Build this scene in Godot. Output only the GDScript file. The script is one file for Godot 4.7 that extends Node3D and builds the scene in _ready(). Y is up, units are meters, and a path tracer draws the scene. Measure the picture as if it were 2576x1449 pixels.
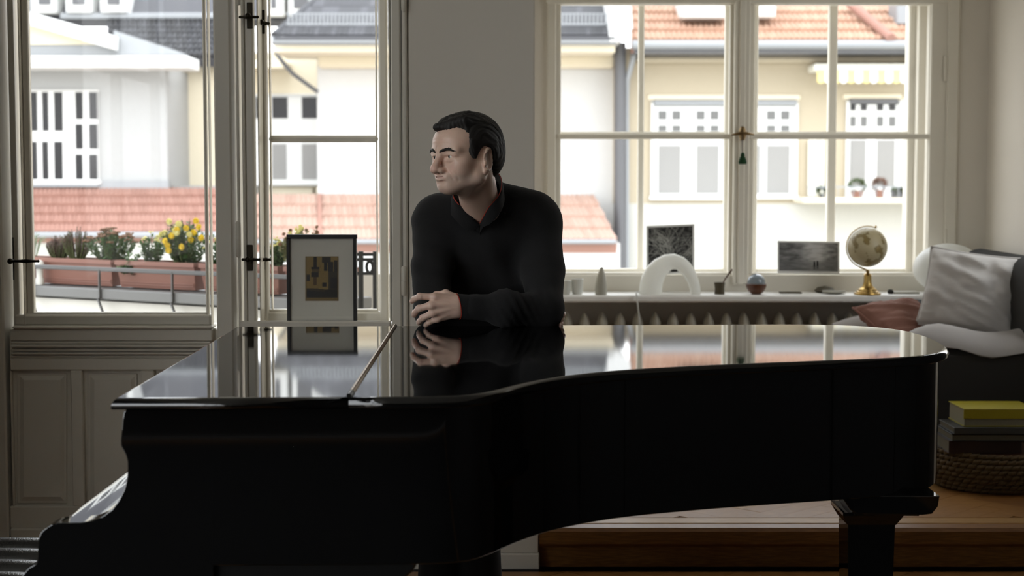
extends Node3D
# A man leaning on a grand piano in front of two windows, houses across the yard.
# Pixel positions below are read in the 2576 x 1449 frame; at(px, py, d) puts one on the vertical plane d metres in front of the camera.

const F := 4000.0
const CAM := Vector3(0, 1.443, 0)
const PITCH := 0.0705
var cam_basis := Basis(Vector3.RIGHT, -PITCH)
var org := {}
var used_names := {}
var A := {}
var rng := RandomNumberGenerator.new()

func at(px: float, py: float, d: float) -> Vector3:
	var dir := cam_basis * Vector3((px - 1288.0) / F, (724.5 - py) / F, -1)
	return CAM + dir * (d / -dir.z)

func on_height(px: float, py: float, h: float) -> Vector3:
	var dir := cam_basis * Vector3((px - 1288.0) / F, (724.5 - py) / F, -1)
	return CAM + dir * ((h - CAM.y) / dir.y)

# ---------------------------------------------------------------- mesh collector
class M:
	var v := PackedVector3Array()
	var n := PackedVector3Array()
	var uv := PackedVector2Array()
	var c := PackedColorArray()
	var tint := Color(1, 1, 1)

	func vert(p: Vector3, nn: Vector3, u: Vector2):
		v.append(p); n.append(nn); uv.append(u); c.append(tint)

	func tri_n(a: Vector3, b: Vector3, d: Vector3, na: Vector3, nb: Vector3, nd: Vector3, ua := Vector2(), ub := Vector2(), ud := Vector2()):
		if (b - a).cross(d - a).dot(na + nb + nd) > 0.0:
			vert(a, na, ua); vert(d, nd, ud); vert(b, nb, ub)
		else:
			vert(a, na, ua); vert(b, nb, ub); vert(d, nd, ud)

	func tri_out(a: Vector3, b: Vector3, d: Vector3, center: Vector3):
		var k := (b - a).cross(d - a)
		if k.length_squared() < 1e-18:
			return
		k = k.normalized()
		if k.dot((a + b + d) / 3.0 - center) < 0.0:
			k = -k
		tri_n(a, b, d, k, k, k)

	func quad_out(a: Vector3, b: Vector3, d: Vector3, e: Vector3, center: Vector3):
		tri_out(a, b, d, center); tri_out(a, d, e, center)

	# box with chamfered edges
	func box(ce: Vector3, size: Vector3, bev := 0.0, bas := Basis.IDENTITY):
		var h := size * 0.5
		bev = minf(bev, minf(h.x, minf(h.y, h.z)) * 0.9)
		var pt := func(s: Vector3, ax: int) -> Vector3:
			var q := h - Vector3(bev, bev, bev)
			q[ax] = h[ax]
			return ce + bas * (q * s)
		for ax in 3:
			var b := (ax + 1) % 3
			var d := (ax + 2) % 3
			for sg: float in [-1.0, 1.0]:
				var q := []
				for k: Vector2 in [Vector2(-1, -1), Vector2(1, -1), Vector2(1, 1), Vector2(-1, 1)]:
					var s := Vector3()
					s[ax] = sg; s[b] = k.x; s[d] = k.y
					q.append(pt.call(s, ax))
				quad_out(q[0], q[1], q[2], q[3], ce)
		if bev <= 0.0:
			return
		for ax in 3:
			var b := (ax + 1) % 3
			var d := (ax + 2) % 3
			for k: Vector2 in [Vector2(-1, -1), Vector2(1, -1), Vector2(1, 1), Vector2(-1, 1)]:
				var s0 := Vector3()
				s0[ax] = -1; s0[b] = k.x; s0[d] = k.y
				var s1 := s0
				s1[ax] = 1
				quad_out(pt.call(s0, b), pt.call(s1, b), pt.call(s1, d), pt.call(s0, d), ce)
		for i in 8:
			var s := Vector3(-1 if i & 1 else 1, -1 if i & 2 else 1, -1 if i & 4 else 1)
			tri_out(pt.call(s, 0), pt.call(s, 1), pt.call(s, 2), ce)

	func bar(a: Vector3, b: Vector3, w: float, h: float, bev := 0.0):
		var z := (b - a).normalized()
		var up := Vector3.UP if absf(z.y) < 0.95 else Vector3.RIGHT
		var x := up.cross(z).normalized()
		box((a + b) * 0.5, Vector3(w, h, a.distance_to(b)), bev, Basis(x, z.cross(x), z))

	# surface of revolution: points (radius, height)
	func lathe(prof: Array, seg := 24, xf := Transform3D.IDENTITY, crease := 40.0):
		var cnt := prof.size()
		var sn := []
		for i in cnt - 1:
			var t: Vector2 = prof[i + 1] - prof[i]
			sn.append(Vector2(t.y, -t.x).normalized() if t.length() > 1e-9 else Vector2(1, 0))
		var lim := cos(deg_to_rad(crease))
		for i in cnt - 1:
			var n0: Vector2 = sn[i]
			var n1: Vector2 = sn[i]
			if i > 0 and sn[i - 1].dot(sn[i]) > lim:
				n0 = (sn[i - 1] + sn[i]).normalized()
			if i < cnt - 2 and sn[i + 1].dot(sn[i]) > lim:
				n1 = (sn[i + 1] + sn[i]).normalized()
			for k in seg:
				var a0 := TAU * k / seg
				var a1 := TAU * (k + 1) / seg
				var d0 := Vector3(cos(a0), 0, sin(a0))
				var d1 := Vector3(cos(a1), 0, sin(a1))
				var P: Vector2 = prof[i]
				var Q: Vector2 = prof[i + 1]
				var p00 := xf * (d0 * P.x + Vector3.UP * P.y)
				var p01 := xf * (d1 * P.x + Vector3.UP * P.y)
				var p10 := xf * (d0 * Q.x + Vector3.UP * Q.y)
				var p11 := xf * (d1 * Q.x + Vector3.UP * Q.y)
				var b := xf.basis.inverse().transposed()
				var m00 := (b * (d0 * n0.x + Vector3.UP * n0.y)).normalized()
				var m01 := (b * (d1 * n0.x + Vector3.UP * n0.y)).normalized()
				var m10 := (b * (d0 * n1.x + Vector3.UP * n1.y)).normalized()
				var m11 := (b * (d1 * n1.x + Vector3.UP * n1.y)).normalized()
				var u0 := float(k) / seg
				var u1 := float(k + 1) / seg
				var v0 := float(i) / (cnt - 1)
				var v1 := float(i + 1) / (cnt - 1)
				if P.x > 1e-6:
					tri_n(p00, p01, p11, m00, m01, m11, Vector2(u0, v0), Vector2(u1, v0), Vector2(u1, v1))
				if Q.x > 1e-6:
					tri_n(p00, p11, p10, m00, m11, m10, Vector2(u0, v0), Vector2(u1, v1), Vector2(u0, v1))

	func ball(ce: Vector3, r: Vector3, seg := 16, bas := Basis.IDENTITY):
		var prof := []
		var rows := maxi(6, seg / 2)
		for i in rows + 1:
			var t := -PI / 2 + PI * i / rows
			prof.append(Vector2(maxf(cos(t), 0.0), sin(t)))
		prof[0].x = 0.0
		prof[rows].x = 0.0
		lathe(prof, seg, Transform3D(bas * Basis.from_scale(r), ce), 60.0)

	func tube(pts: Array, rads: Array, seg := 8, flat := 1.0):
		var loops := []
		var prev := Vector3.ZERO
		for i in pts.size():
			var t: Vector3 = ((pts[mini(i + 1, pts.size() - 1)] as Vector3) - (pts[maxi(i - 1, 0)] as Vector3)).normalized()
			if prev == Vector3.ZERO:
				prev = (Vector3.UP if absf(t.y) < 0.9 else Vector3.RIGHT).cross(t).normalized()
			prev = (prev - t * prev.dot(t)).normalized()
			var w := t.cross(prev)
			var lp := PackedVector3Array()
			var r: float = rads[mini(i, rads.size() - 1)]
			for k in seg:
				var a := TAU * k / seg
				lp.append(pts[i] + prev * cos(a) * r + w * sin(a) * r * flat)
			loops.append(lp)
		loft(loops, true, true)

	# loops of equal length joined to a smooth skin; caps are flat
	func loft(loops: Array, closed := true, caps := true, smooth := true):
		var rows := loops.size()
		var cols: int = loops[0].size()
		var acc := []
		for i in rows:
			var z := PackedVector3Array()
			z.resize(cols)
			acc.append(z)
		var last := cols if closed else cols - 1
		var mid := Vector3()
		for lp: PackedVector3Array in loops:
			for p in lp:
				mid += p
		mid /= rows * cols
		var vol := 0.0
		for i in rows - 1:
			for k in last:
				var k1 := (k + 1) % cols
				var fn: Vector3 = (loops[i][k1] - loops[i][k]).cross(loops[i + 1][k] - loops[i][k]) + (loops[i + 1][k] - loops[i + 1][k1]).cross(loops[i][k1] - loops[i + 1][k1])
				vol += fn.dot(loops[i][k] - mid)
				acc[i][k] += fn; acc[i][k1] += fn; acc[i + 1][k] += fn; acc[i + 1][k1] += fn
		var sg := 1.0 if vol >= 0.0 else -1.0
		for i in rows - 1:
			for k in last:
				var k1 := (k + 1) % cols
				var a: Vector3 = loops[i][k]
				var b: Vector3 = loops[i][k1]
				var d: Vector3 = loops[i + 1][k1]
				var e: Vector3 = loops[i + 1][k]
				var u0 := Vector2(float(k) / last, float(i) / (rows - 1))
				var u1 := Vector2(float(k + 1) / last, float(i) / (rows - 1))
				var u2 := Vector2(float(k + 1) / last, float(i + 1) / (rows - 1))
				var u3 := Vector2(float(k) / last, float(i + 1) / (rows - 1))
				if smooth:
					var na: Vector3 = (acc[i][k] * sg).normalized()
					var nb: Vector3 = (acc[i][k1] * sg).normalized()
					var nd: Vector3 = (acc[i + 1][k1] * sg).normalized()
					var ne: Vector3 = (acc[i + 1][k] * sg).normalized()
					tri_n(a, b, d, na, nb, nd, u0, u1, u2)
					tri_n(a, d, e, na, nd, ne, u0, u2, u3)
				else:
					var fn: Vector3 = ((b - a).cross(e - a) * sg).normalized()
					tri_n(a, b, d, fn, fn, fn, u0, u1, u2)
					tri_n(a, d, e, fn, fn, fn, u0, u2, u3)
		if caps and closed:
			for i in [0, rows - 1]:
				var lp: PackedVector3Array = loops[i]
				var ce := Vector3()
				for p in lp:
					ce += p
				ce /= cols
				var other: PackedVector3Array = loops[1 if i == 0 else rows - 2]
				var oc := Vector3()
				for p in other:
					oc += p
				oc /= cols
				for k in cols:
					tri_out(ce, lp[k], lp[(k + 1) % cols], oc + (oc - ce))

	# flat polygon in the local XY plane pushed along local z by depth, edges bevelled
	func prism(poly: PackedVector2Array, xf: Transform3D, depth: float, bev := 0.0, crease := 30.0):
		var pts := poly
		if Geometry2D.is_polygon_clockwise(pts):
			pts.reverse()
		var cnt := pts.size()
		var inner := PackedVector2Array()
		for i in cnt:
			var e0 := (pts[i] - pts[(i + cnt - 1) % cnt]).normalized()
			var e1 := (pts[(i + 1) % cnt] - pts[i]).normalized()
			var n0 := Vector2(-e0.y, e0.x)
			var n1 := Vector2(-e1.y, e1.x)
			var m := n0 + n1
			m = m.normalized() / maxf(0.35, m.normalized().dot(n0)) if m.length() > 1e-5 else n0
			inner.append(pts[i] + m * bev)
		var cap := inner if bev > 0.0 else pts
		var ix := Geometry2D.triangulate_polygon(cap)
		if ix.is_empty():
			ix = Geometry2D.triangulate_polygon(pts)
		for side in 2:
			var z := 0.0 if side == 0 else depth
			var nn := (xf.basis * Vector3(0, 0, -1 if side == 0 else 1)).normalized()
			for t in range(0, ix.size(), 3):
				var a := cap[ix[t]]
				var b := cap[ix[t + 1]]
				var d := cap[ix[t + 2]]
				tri_n(xf * Vector3(a.x, a.y, z), xf * Vector3(b.x, b.y, z), xf * Vector3(d.x, d.y, z), nn, nn, nn, a, b, d)
		var lim := cos(deg_to_rad(crease))
		for i in cnt:
			var j := (i + 1) % cnt
			var e := (pts[j] - pts[i]).normalized()
			var o := Vector2(e.y, -e.x)
			var ep := (pts[i] - pts[(i + cnt - 1) % cnt]).normalized()
			var en := (pts[(j + 1) % cnt] - pts[j]).normalized()
			var oi := o
			var oj := o
			if e.dot(ep) > lim:
				oi = (o + Vector2(ep.y, -ep.x)).normalized()
			if e.dot(en) > lim:
				oj = (o + Vector2(en.y, -en.x)).normalized()
			var ni := (xf.basis * Vector3(oi.x, oi.y, 0)).normalized()
			var nj := (xf.basis * Vector3(oj.x, oj.y, 0)).normalized()
			var a := xf * Vector3(pts[i].x, pts[i].y, bev)
			var b := xf * Vector3(pts[j].x, pts[j].y, bev)
			var c2 := xf * Vector3(pts[j].x, pts[j].y, depth - bev)
			var d := xf * Vector3(pts[i].x, pts[i].y, depth - bev)
			tri_n(a, b, c2, ni, nj, nj)
			tri_n(a, c2, d, ni, nj, ni)
			if bev > 0.0:
				for side in 2:
					var z0 := bev if side == 0 else depth - bev
					var z1 := 0.0 if side == 0 else depth
					var nz := xf.basis * Vector3(0, 0, -1 if side == 0 else 1)
					var mi := (ni + nz.normalized()).normalized()
					var mj := (nj + nz.normalized()).normalized()
					var q0 := xf * Vector3(pts[i].x, pts[i].y, z0)
					var q1 := xf * Vector3(pts[j].x, pts[j].y, z0)
					var q2 := xf * Vector3(inner[j].x, inner[j].y, z1)
					var q3 := xf * Vector3(inner[i].x, inner[i].y, z1)
					tri_n(q0, q1, q2, mi, mj, mj)
					tri_n(q0, q2, q3, mi, mj, mi)

	# leaf blade: a folded diamond of four triangles
	func leaf(p: Vector3, dir: Vector3, side: Vector3, l: float, w: float):
		var nn := dir.cross(side).normalized()
		var tip := p + dir * l - nn * l * 0.12
		var m := p + dir * l * 0.45 + nn * l * 0.05
		var a := m + side * w - nn * w * 0.3
		var b := m - side * w - nn * w * 0.3
		tri_n(p, a, m, nn, nn, nn); tri_n(a, tip, m, nn, nn, nn)
		tri_n(p, m, b, nn, nn, nn); tri_n(m, tip, b, nn, nn, nn)

	func bounds() -> AABB:
		var b := AABB(v[0], Vector3.ZERO)
		for p in v:
			b = b.expand(p)
		return b

	func build(off: Vector3) -> ArrayMesh:
		var arr := []
		arr.resize(Mesh.ARRAY_MAX)
		var w := v.duplicate()
		for i in w.size():
			w[i] -= off
		arr[Mesh.ARRAY_VERTEX] = w
		arr[Mesh.ARRAY_NORMAL] = n
		arr[Mesh.ARRAY_TEX_UV] = uv
		arr[Mesh.ARRAY_COLOR] = c
		var me := ArrayMesh.new()
		me.add_surface_from_arrays(Mesh.PRIMITIVE_TRIANGLES, arr)
		return me

# ---------------------------------------------------------------- nodes
func numbered(called: String) -> String:
	var k: int = used_names.get(called, 0)
	used_names[called] = k + 1
	return called if k == 0 else "%s_%03d" % [called, k]

func tag(o: Node, label: String, category: String, group := "", kind := ""):
	if label: o.set_meta("label", label)
	if category: o.set_meta("category", category)
	if group: o.set_meta("group", group)
	if kind: o.set_meta("kind", kind)

func thing(called: String, label: String, category: String, where: Vector3, group := "", kind := "") -> Node3D:
	var o := Node3D.new()
	o.name = numbered(called)
	add_child(o)
	o.position = where
	org[o] = where
	tag(o, label, category, group, kind)
	return o

func struct(called: String, where := Vector3.ZERO, label := "") -> Node3D:
	var o := thing(called, label, "", where, "", "structure")
	return o

func put(m: M, called: String, mat: Material, parent: Node, label := "") -> MeshInstance3D:
	var o := MeshInstance3D.new()
	o.name = called
	var off: Vector3 = org.get(parent, Vector3.ZERO)
	o.mesh = m.build(off)
	o.material_override = mat
	parent.add_child(o, true)
	org[o] = off
	if label: o.set_meta("label", label)
	return o

# one thing that is one mesh
func solo(m: M, called: String, mat: Material, label: String, category: String, group := "", kind := "") -> MeshInstance3D:
	var b := m.bounds()
	var base := Vector3(b.get_center().x, b.position.y, b.get_center().z)
	var o := MeshInstance3D.new()
	o.name = numbered(called)
	o.mesh = m.build(base)
	o.material_override = mat
	o.position = base
	add_child(o)
	org[o] = base
	tag(o, label, category, group, kind)
	return o

# the same mesh again under a parent, moved by a transform
func again(mesh: Mesh, called: String, mat: Material, parent: Node, xf: Transform3D) -> MeshInstance3D:
	var o := MeshInstance3D.new()
	o.name = called
	o.mesh = mesh
	o.material_override = mat
	xf.origin -= org.get(parent, Vector3.ZERO)
	o.transform = xf
	parent.add_child(o, true)
	return o

func box_px(m: M, x0: float, y0: float, x1: float, y1: float, d: float, thick: float, bev := 0.0):
	# a box whose front face, d metres away, covers the pixels x0..x1, y0..y1; it reaches back by thick
	var a := at(x0, y0, d)
	var b := at(x1, y1, d)
	m.box(Vector3((a.x + b.x) / 2, (a.y + b.y) / 2, -d - thick / 2), Vector3(absf(b.x - a.x), absf(b.y - a.y), thick), bev)

func poly_px(m: M, pts: Array, d: float, thick: float, bev := 0.0):
	var q := PackedVector2Array()
	for p: Vector2 in pts:
		var w := at(p.x, p.y, d)
		q.append(Vector2(w.x, w.y))
	m.prism(q, Transform3D(Basis.IDENTITY, Vector3(0, 0, -d - thick)), thick, bev)

# ---------------------------------------------------------------- materials
func mat(called: String, col: Color, rough := 0.8, metal := 0.0) -> StandardMaterial3D:
	var s := StandardMaterial3D.new()
	s.resource_name = called
	s.albedo_color = col
	s.roughness = rough
	s.metallic = metal
	A[called] = s
	return s

func noise_image(sd: int, freq: float, size := 256, octaves := 4) -> Image:
	var nz := FastNoiseLite.new()
	nz.seed = sd
	nz.frequency = freq
	nz.fractal_octaves = octaves
	return nz.get_seamless_image(size, size)

# colour texture that wanders between two colours with a noise; stretch pulls it out along u
func grain_texture(sd: int, a: Color, b: Color, fu: float, fv: float, size := 256) -> ImageTexture:
	var nz := FastNoiseLite.new()
	nz.seed = sd
	nz.frequency = 1.0
	nz.fractal_octaves = 4
	var im := Image.create(size, size, false, Image.FORMAT_RGB8)
	for y in size:
		for x in size:
			# walk on a torus so the tile repeats
			var u := TAU * x / size
			var w := TAU * y / size
			var k := nz.get_noise_3d(cos(u) * fu + 7.0, sin(u) * fu + cos(w) * fv, sin(w) * fv) * 0.9 + 0.5
			im.set_pixel(x, y, a.lerp(b, clampf(k, 0, 1)))
	return ImageTexture.create_from_image(im)

func triplanar(s: StandardMaterial3D, scale: float, world := true):
	s.uv1_triplanar = true
	s.uv1_world_triplanar = world
	s.uv1_scale = Vector3.ONE * scale

func relief(s: StandardMaterial3D, sd: int, freq: float, cm: float, scale: float):
	s.heightmap_enabled = true
	s.heightmap_texture = ImageTexture.create_from_image(noise_image(sd, freq))
	s.heightmap_scale = cm
	triplanar(s, scale)

func _ready():
	rng.seed = 7
	# camera
	var cam := Camera3D.new()
	cam.name = "camera"
	cam.position = CAM
	cam.basis = cam_basis
	var lens := CameraAttributesPhysical.new()
	lens.frustum_focal_length = 66.253
	lens.frustum_focus_distance = 4.62
	lens.exposure_aperture = LENS_STOP
	cam.attributes = lens
	cam.far = 200.0
	add_child(cam)
	cam.fov = rad_to_deg(2.0 * atan(724.5 / F))
	cam.current = true
	# overcast sky: the only light
	var sky := ProceduralSkyMaterial.new()
	sky.sky_top_color = Color(0.93, 0.95, 0.97)
	sky.sky_horizon_color = Color(0.96, 0.965, 0.965)
	sky.ground_horizon_color = Color(0.62, 0.61, 0.59)
	sky.ground_bottom_color = Color(0.58, 0.57, 0.55)
	var env := Environment.new()
	env.background_mode = Environment.BG_SKY
	env.sky = Sky.new()
	env.sky.sky_material = sky
	env.background_energy_multiplier = 1.0
	env.tonemap_mode = Environment.TONE_MAPPER_LINEAR
	env.tonemap_exposure = EXPOSURE
	env.sdfgi_enabled = true
	env.ssao_enabled = true
	env.ssil_enabled = true
	var we := WorldEnvironment.new()
	we.name = "environment"
	we.environment = env
	add_child(we)
	make_materials()
	build_room()
	build_window_left()
	build_window_bay()
	build_houses()
	build_balcony()
	build_piano()
	build_bench()
	build_picture()
	build_sill_things()
	build_radiator()
	build_armchair()
	build_books()
	build_person()

const LENS_STOP := 5.0
const EXPOSURE := 5.1

func make_materials():
	var s := mat("wall_paint", Color(0.89, 0.865, 0.82), 0.92)
	s = mat("ceiling_paint", Color(0.92, 0.91, 0.89), 0.95)
	s = mat("window_paint", Color(0.88, 0.86, 0.81), 0.38)
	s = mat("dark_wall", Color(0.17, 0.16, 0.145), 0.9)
	s = mat("glass", Color(1, 1, 1, 0.02), 0.0)
	s.transparency = BaseMaterial3D.TRANSPARENCY_ALPHA
	s.metallic_specular = 0.28
	s = mat("lacquer", Color(0.035, 0.034, 0.034), 0.035)
	s.metallic_specular = 0.55
	s = mat("lacquer_matt", Color(0.02, 0.02, 0.02), 0.35)
	s = mat("brass", Color(0.72, 0.6, 0.36), 0.32, 1.0)
	s = mat("old_brass", Color(0.5, 0.42, 0.3), 0.35, 1.0)
	s = mat("iron", Color(0.13, 0.13, 0.13), 0.5, 0.7)
	s = mat("bronze", Color(0.17, 0.15, 0.11), 0.42, 0.8)
	s = mat("oak", Color(0.98, 0.98, 0.98), 0.36)
	s.albedo_texture = grain_texture(11, Color(0.50, 0.34, 0.17), Color(0.64, 0.47, 0.27), 1.2, 14.0)
	triplanar(s, 2.2)
	s = mat("oak_warm", Color(0.95, 0.95, 0.95), 0.38)
	s.albedo_texture = grain_texture(12, Color(0.44, 0.28, 0.13), Color(0.58, 0.40, 0.21), 1.0, 12.0)
	triplanar(s, 2.0)
	s = mat("oak_pale", Color(1, 1, 1), 0.34)
	s.albedo_texture = grain_texture(13, Color(0.56, 0.41, 0.22), Color(0.70, 0.55, 0.34), 1.0, 16.0)
	triplanar(s, 2.4)
	s = mat("oak_dark", Color(0.9, 0.9, 0.9), 0.35)
	s.albedo_texture = grain_texture(14, Color(0.21, 0.11, 0.05), Color(0.33, 0.19, 0.09), 1.0, 12.0)
	triplanar(s, 2.0)
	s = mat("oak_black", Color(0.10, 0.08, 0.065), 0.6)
	s = mat("added_rug", Color(0.09, 0.088, 0.085), 1.0)
	s = mat("white_gloss", Color(0.88, 0.88, 0.86), 0.25)
	s = mat("radiator_paint", Color(0.72, 0.70, 0.64), 0.4)
	s = mat("stone_sill", Color(0.93, 0.925, 0.91), 0.42)

func build_room():
	var x0 := -2.75
	var x1 := 2.47
	var zb := -5.78
	var zw := -8.3
	var px := 0.082
	var H := 3.25
	var m := M.new()
	# floor: slab, plus single parquet pieces where the picture shows them
	m.box(Vector3((x0 + x1) / 2, -0.14, -2.6), Vector3(x1 - x0 + 0.6, 0.24, 11.0), 0.0)
	var fl := struct("floor", Vector3(0, -0.02, -2), "oak herringbone parquet floor of the room")
	put(m, "subfloor", A.oak_dark, fl)
	herringbone(fl, Rect2(-0.55, -5.72, 2.9, 0.62), 0.0, 0.012)
	m = M.new()
	m.box(Vector3((x0 + x1) / 2, -0.011, -1.35), Vector3(x1 - x0, 0.022, 7.5), 0.0)
	m.box(Vector3((x0 - 0.55) / 2, -0.011, -5.44), Vector3(-0.55 - x0, 0.022, 0.68), 0.0)
	m.box(Vector3(2.41, -0.011, -5.44), Vector3(0.12, 0.022, 0.68), 0.0)
	put(m, "parquet_field", A.oak, fl).set_meta("kind", "stuff")
	# raised platform of the bay
	var pl := struct("floor_platform", Vector3(1.3, 0, -7), "raised oak platform with one step up in the window bay")
	m = M.new()
	m.box(Vector3((px + x1) / 2, 0.0625, (zb + zw) / 2 + 0.0), Vector3(x1 - px - 0.002, 0.125, zb - zw - 0.03), 0.0)
	put(m, "riser", A.oak_warm, pl)
	m = M.new()
	m.box(Vector3((px + x1) / 2 + 0.01, 0.115, zb - 0.03), Vector3(x1 - px + 0.01, 0.07, 0.09), 0.012)
	put(m, "nosing", A.oak_warm, pl)
	m = M.new()
	m.box(Vector3((px + x1) / 2, 0.1375, zb - 0.125), Vector3(x1 - px, 0.025, 0.095), 0.003)
	put(m, "border_board", A.oak_pale, pl)
	herringbone(pl, Rect2(px, zw, x1 - px, zw * -1.0 + zb - 0.175), 0.15, 0.025)
	m = M.new()
	m.box(Vector3((x0 + x1) / 2, H + 0.15, -2.9), Vector3(x1 - x0 + 0.8, 0.3, 11.6), 0.0)
	var ce := put(m, "ceiling", A.ceiling_paint, self, "white plaster ceiling")
	ce.set_meta("kind", "structure")
	# back wall with the pier between the two windows
	var wb := struct("wall_back", Vector3(0, 0, zb), "pale plaster wall and pier between the two windows")
	m = M.new()
	m.box(Vector3((-0.376 + px) / 2, H / 2, zb - 0.16), Vector3(px + 0.376, H, 0.32), 0.006)
	m.box(Vector3((x0 - 1.86) / 2, H / 2, zb - 0.16), Vector3(-1.86 - x0, H, 0.32), 0.0)
	m.box(Vector3((-1.86 - 0.376) / 2, 3.02, zb - 0.16), Vector3(1.484, 0.46, 0.32), 0.0)
	put(m, "plaster", A.wall_paint, wb)
	var bb := struct("baseboard_back", Vector3(-0.1, 0, zb), "white profiled baseboard along the pier")
	m = M.new()
	var bx := Vector3((-0.376 + px) / 2, 0, zb)
	var bw := px + 0.376
	m.box(bx + Vector3(0.004, 0.03, 0.016), Vector3(bw + 0.03, 0.06, 0.032), 0.004)
	m.box(bx + Vector3(0.003, 0.115, 0.012), Vector3(bw + 0.022, 0.11, 0.024), 0.003)
	m.box(bx + Vector3(0.003, 0.1755, 0.010), Vector3(bw + 0.02, 0.009, 0.020), 0.003)
	m.box(bx + Vector3(0.002, 0.188, 0.008), Vector3(bw + 0.018, 0.016, 0.018), 0.006)
	m.box(bx + Vector3(0.002, 0.203, 0.006), Vector3(bw + 0.012, 0.014, 0.012), 0.004)
	put(m, "profile", A.window_paint, bb)
	# bay walls
	var wl := struct("wall_bay_left", Vector3(0, 0, -7.2), "plaster side wall of the window bay behind the pier")
	m = M.new()
	m.box(Vector3(px - 0.13, H / 2, (zb - 0.32 + zw - 0.3) / 2), Vector3(0.26, H, zb - 0.32 - zw + 0.3), 0.0)
	put(m, "plaster", A.wall_paint, wl)
	var wf := struct("wall_bay_front", Vector3(1.3, 0, zw), "plaster wall around the wide bay window")
	m = M.new()
	var wx0 := at(1392, 400, 8.3).x
	var wx1 := at(2352, 400, 8.3).x
	m.box(Vector3((px + wx0) / 2, H / 2, zw - 0.16), Vector3(wx0 - px, H, 0.32), 0.0)
	m.box(Vector3((wx1 + x1 + 0.3) / 2, H / 2, zw - 0.16), Vector3(x1 + 0.3 - wx1, H, 0.32), 0.0)
	m.box(Vector3((wx0 + wx1) / 2, 0.41, zw - 0.16), Vector3(wx1 - wx0, 0.82, 0.32), 0.0)
	m.box(Vector3((wx0 + wx1) / 2, (2.39 + H) / 2, zw - 0.16), Vector3(wx1 - wx0, H - 2.39, 0.32), 0.0)
	put(m, "plaster", A.wall_paint, wf)
	var wr := struct("wall_right", Vector3(x1, 0, -3), "plain pale wall on the right side of the room")
	m = M.new()
	var rz0 := -7.35
	var rz1 := -6.2
	m.box(Vector3(x1 + 0.15, H / 2, (zw + rz0) / 2), Vector3(0.3, H, rz0 - zw), 0.0)
	m.box(Vector3(x1 + 0.15, H / 2, (rz1 + 2.8) / 2), Vector3(0.3, H, 2.8 - rz1), 0.0)
	m.box(Vector3(x1 + 0.15, 0.5, (rz0 + rz1) / 2), Vector3(0.3, 1.0, rz1 - rz0), 0.0)
	m.box(Vector3(x1 + 0.15, (2.95 + H) / 2, (rz0 + rz1) / 2), Vector3(0.3, H - 2.95, rz1 - rz0), 0.0)
	put(m, "plaster", A.wall_paint, wr)
	# unseen side window added to brighten the bay, just outside the picture
	var wsd := struct("window_5", Vector3(x1, 1.0, -6.65), "added white side window brightening the bay from the right wall")
	m = M.new()
	for zz: float in [rz0 + 0.035, (rz0 + rz1) / 2, rz1 - 0.035]:
		m.box(Vector3(x1 + 0.1, 1.975, zz), Vector3(0.06, 1.95, 0.07), 0.006)
	for hh: float in [1.035, 2.1, 2.915]:
		m.box(Vector3(x1 + 0.1, hh, (rz0 + rz1) / 2), Vector3(0.055, 0.07, rz1 - rz0), 0.006)
	put(m, "casement_frame", A.window_paint, wsd)
	for zz: float in [lerpf(rz0, rz1, 0.25), lerpf(rz0, rz1, 0.75)]:
		m = M.new()
		m.box(Vector3(x1 + 0.1, 1.975, zz), Vector3(0.004, 1.9, (rz1 - rz0) / 2 - 0.06), 0.0)
		put(m, "pane", A.glass, wsd)
	# left wall with its tall windows: their daylight falls on the man's face and hand
	var wle := struct("wall_left", Vector3(x0, 0, -2.5), "pale wall with tall windows on the left side of the room")
	m = M.new()
	var oz0 := -3.9
	var oz1 := 2.4
	var oh0 := 0.7
	var oh1 := 3.12
	m.box(Vector3(x0 - 0.15, H / 2, (zb - 0.32 + oz0) / 2), Vector3(0.3, H, oz0 - zb + 0.32), 0.0)
	m.box(Vector3(x0 - 0.15, H / 2, (2.8 + oz1) / 2), Vector3(0.3, H, 2.8 - oz1), 0.0)
	m.box(Vector3(x0 - 0.15, oh0 / 2, (oz0 + oz1) / 2), Vector3(0.3, oh0, oz1 - oz0), 0.0)
	m.box(Vector3(x0 - 0.15, (oh1 + H) / 2, (oz0 + oz1) / 2), Vector3(0.3, H - oh1, oz1 - oz0), 0.0)
	put(m, "plaster", A.wall_paint, wle)
	var ws := struct("window_4", Vector3(x0, oh0, -2.0), "tall white casement windows in the left wall")
	m = M.new()
	for k in 6:
		m.box(Vector3(x0 - 0.1, (oh0 + oh1) / 2, lerpf(oz0 + 0.04, oz1 - 0.04, k / 5.0)), Vector3(0.07, oh1 - oh0, 0.07), 0.006)
	for hh: float in [oh0 + 0.04, 2.2, oh1 - 0.04]:
		m.box(Vector3(x0 - 0.1, hh, (oz0 + oz1) / 2), Vector3(0.06, 0.07, oz1 - oz0), 0.006)
	put(m, "casement_frame", A.window_paint, ws)
	for k in 5:
		m = M.new()
		var za := lerpf(oz0 + 0.04, oz1 - 0.04, k / 5.0)
		var zc := lerpf(oz0 + 0.04, oz1 - 0.04, (k + 1) / 5.0)
		m.box(Vector3(x0 - 0.1, (oh0 + oh1) / 2, (za + zc) / 2), Vector3(0.004, oh1 - oh0 - 0.06, zc - za - 0.06), 0.0)
		put(m, "pane", A.glass, ws)
	# unseen cupboards added: one shades the panelling, one blackens the lacquer reflections
	added_cupboard(Vector3(-2.44, 0, -4.58), Vector3(0.54, 2.35, 1.95), 1.0, "added dark oak wardrobe shading the left corner")
	added_cupboard(Vector3(2.2, 0, -1.75), Vector3(0.46, 2.5, 7.0), -1.0, "added tall dark oak cabinet along the right wall for black lacquer reflections")
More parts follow.
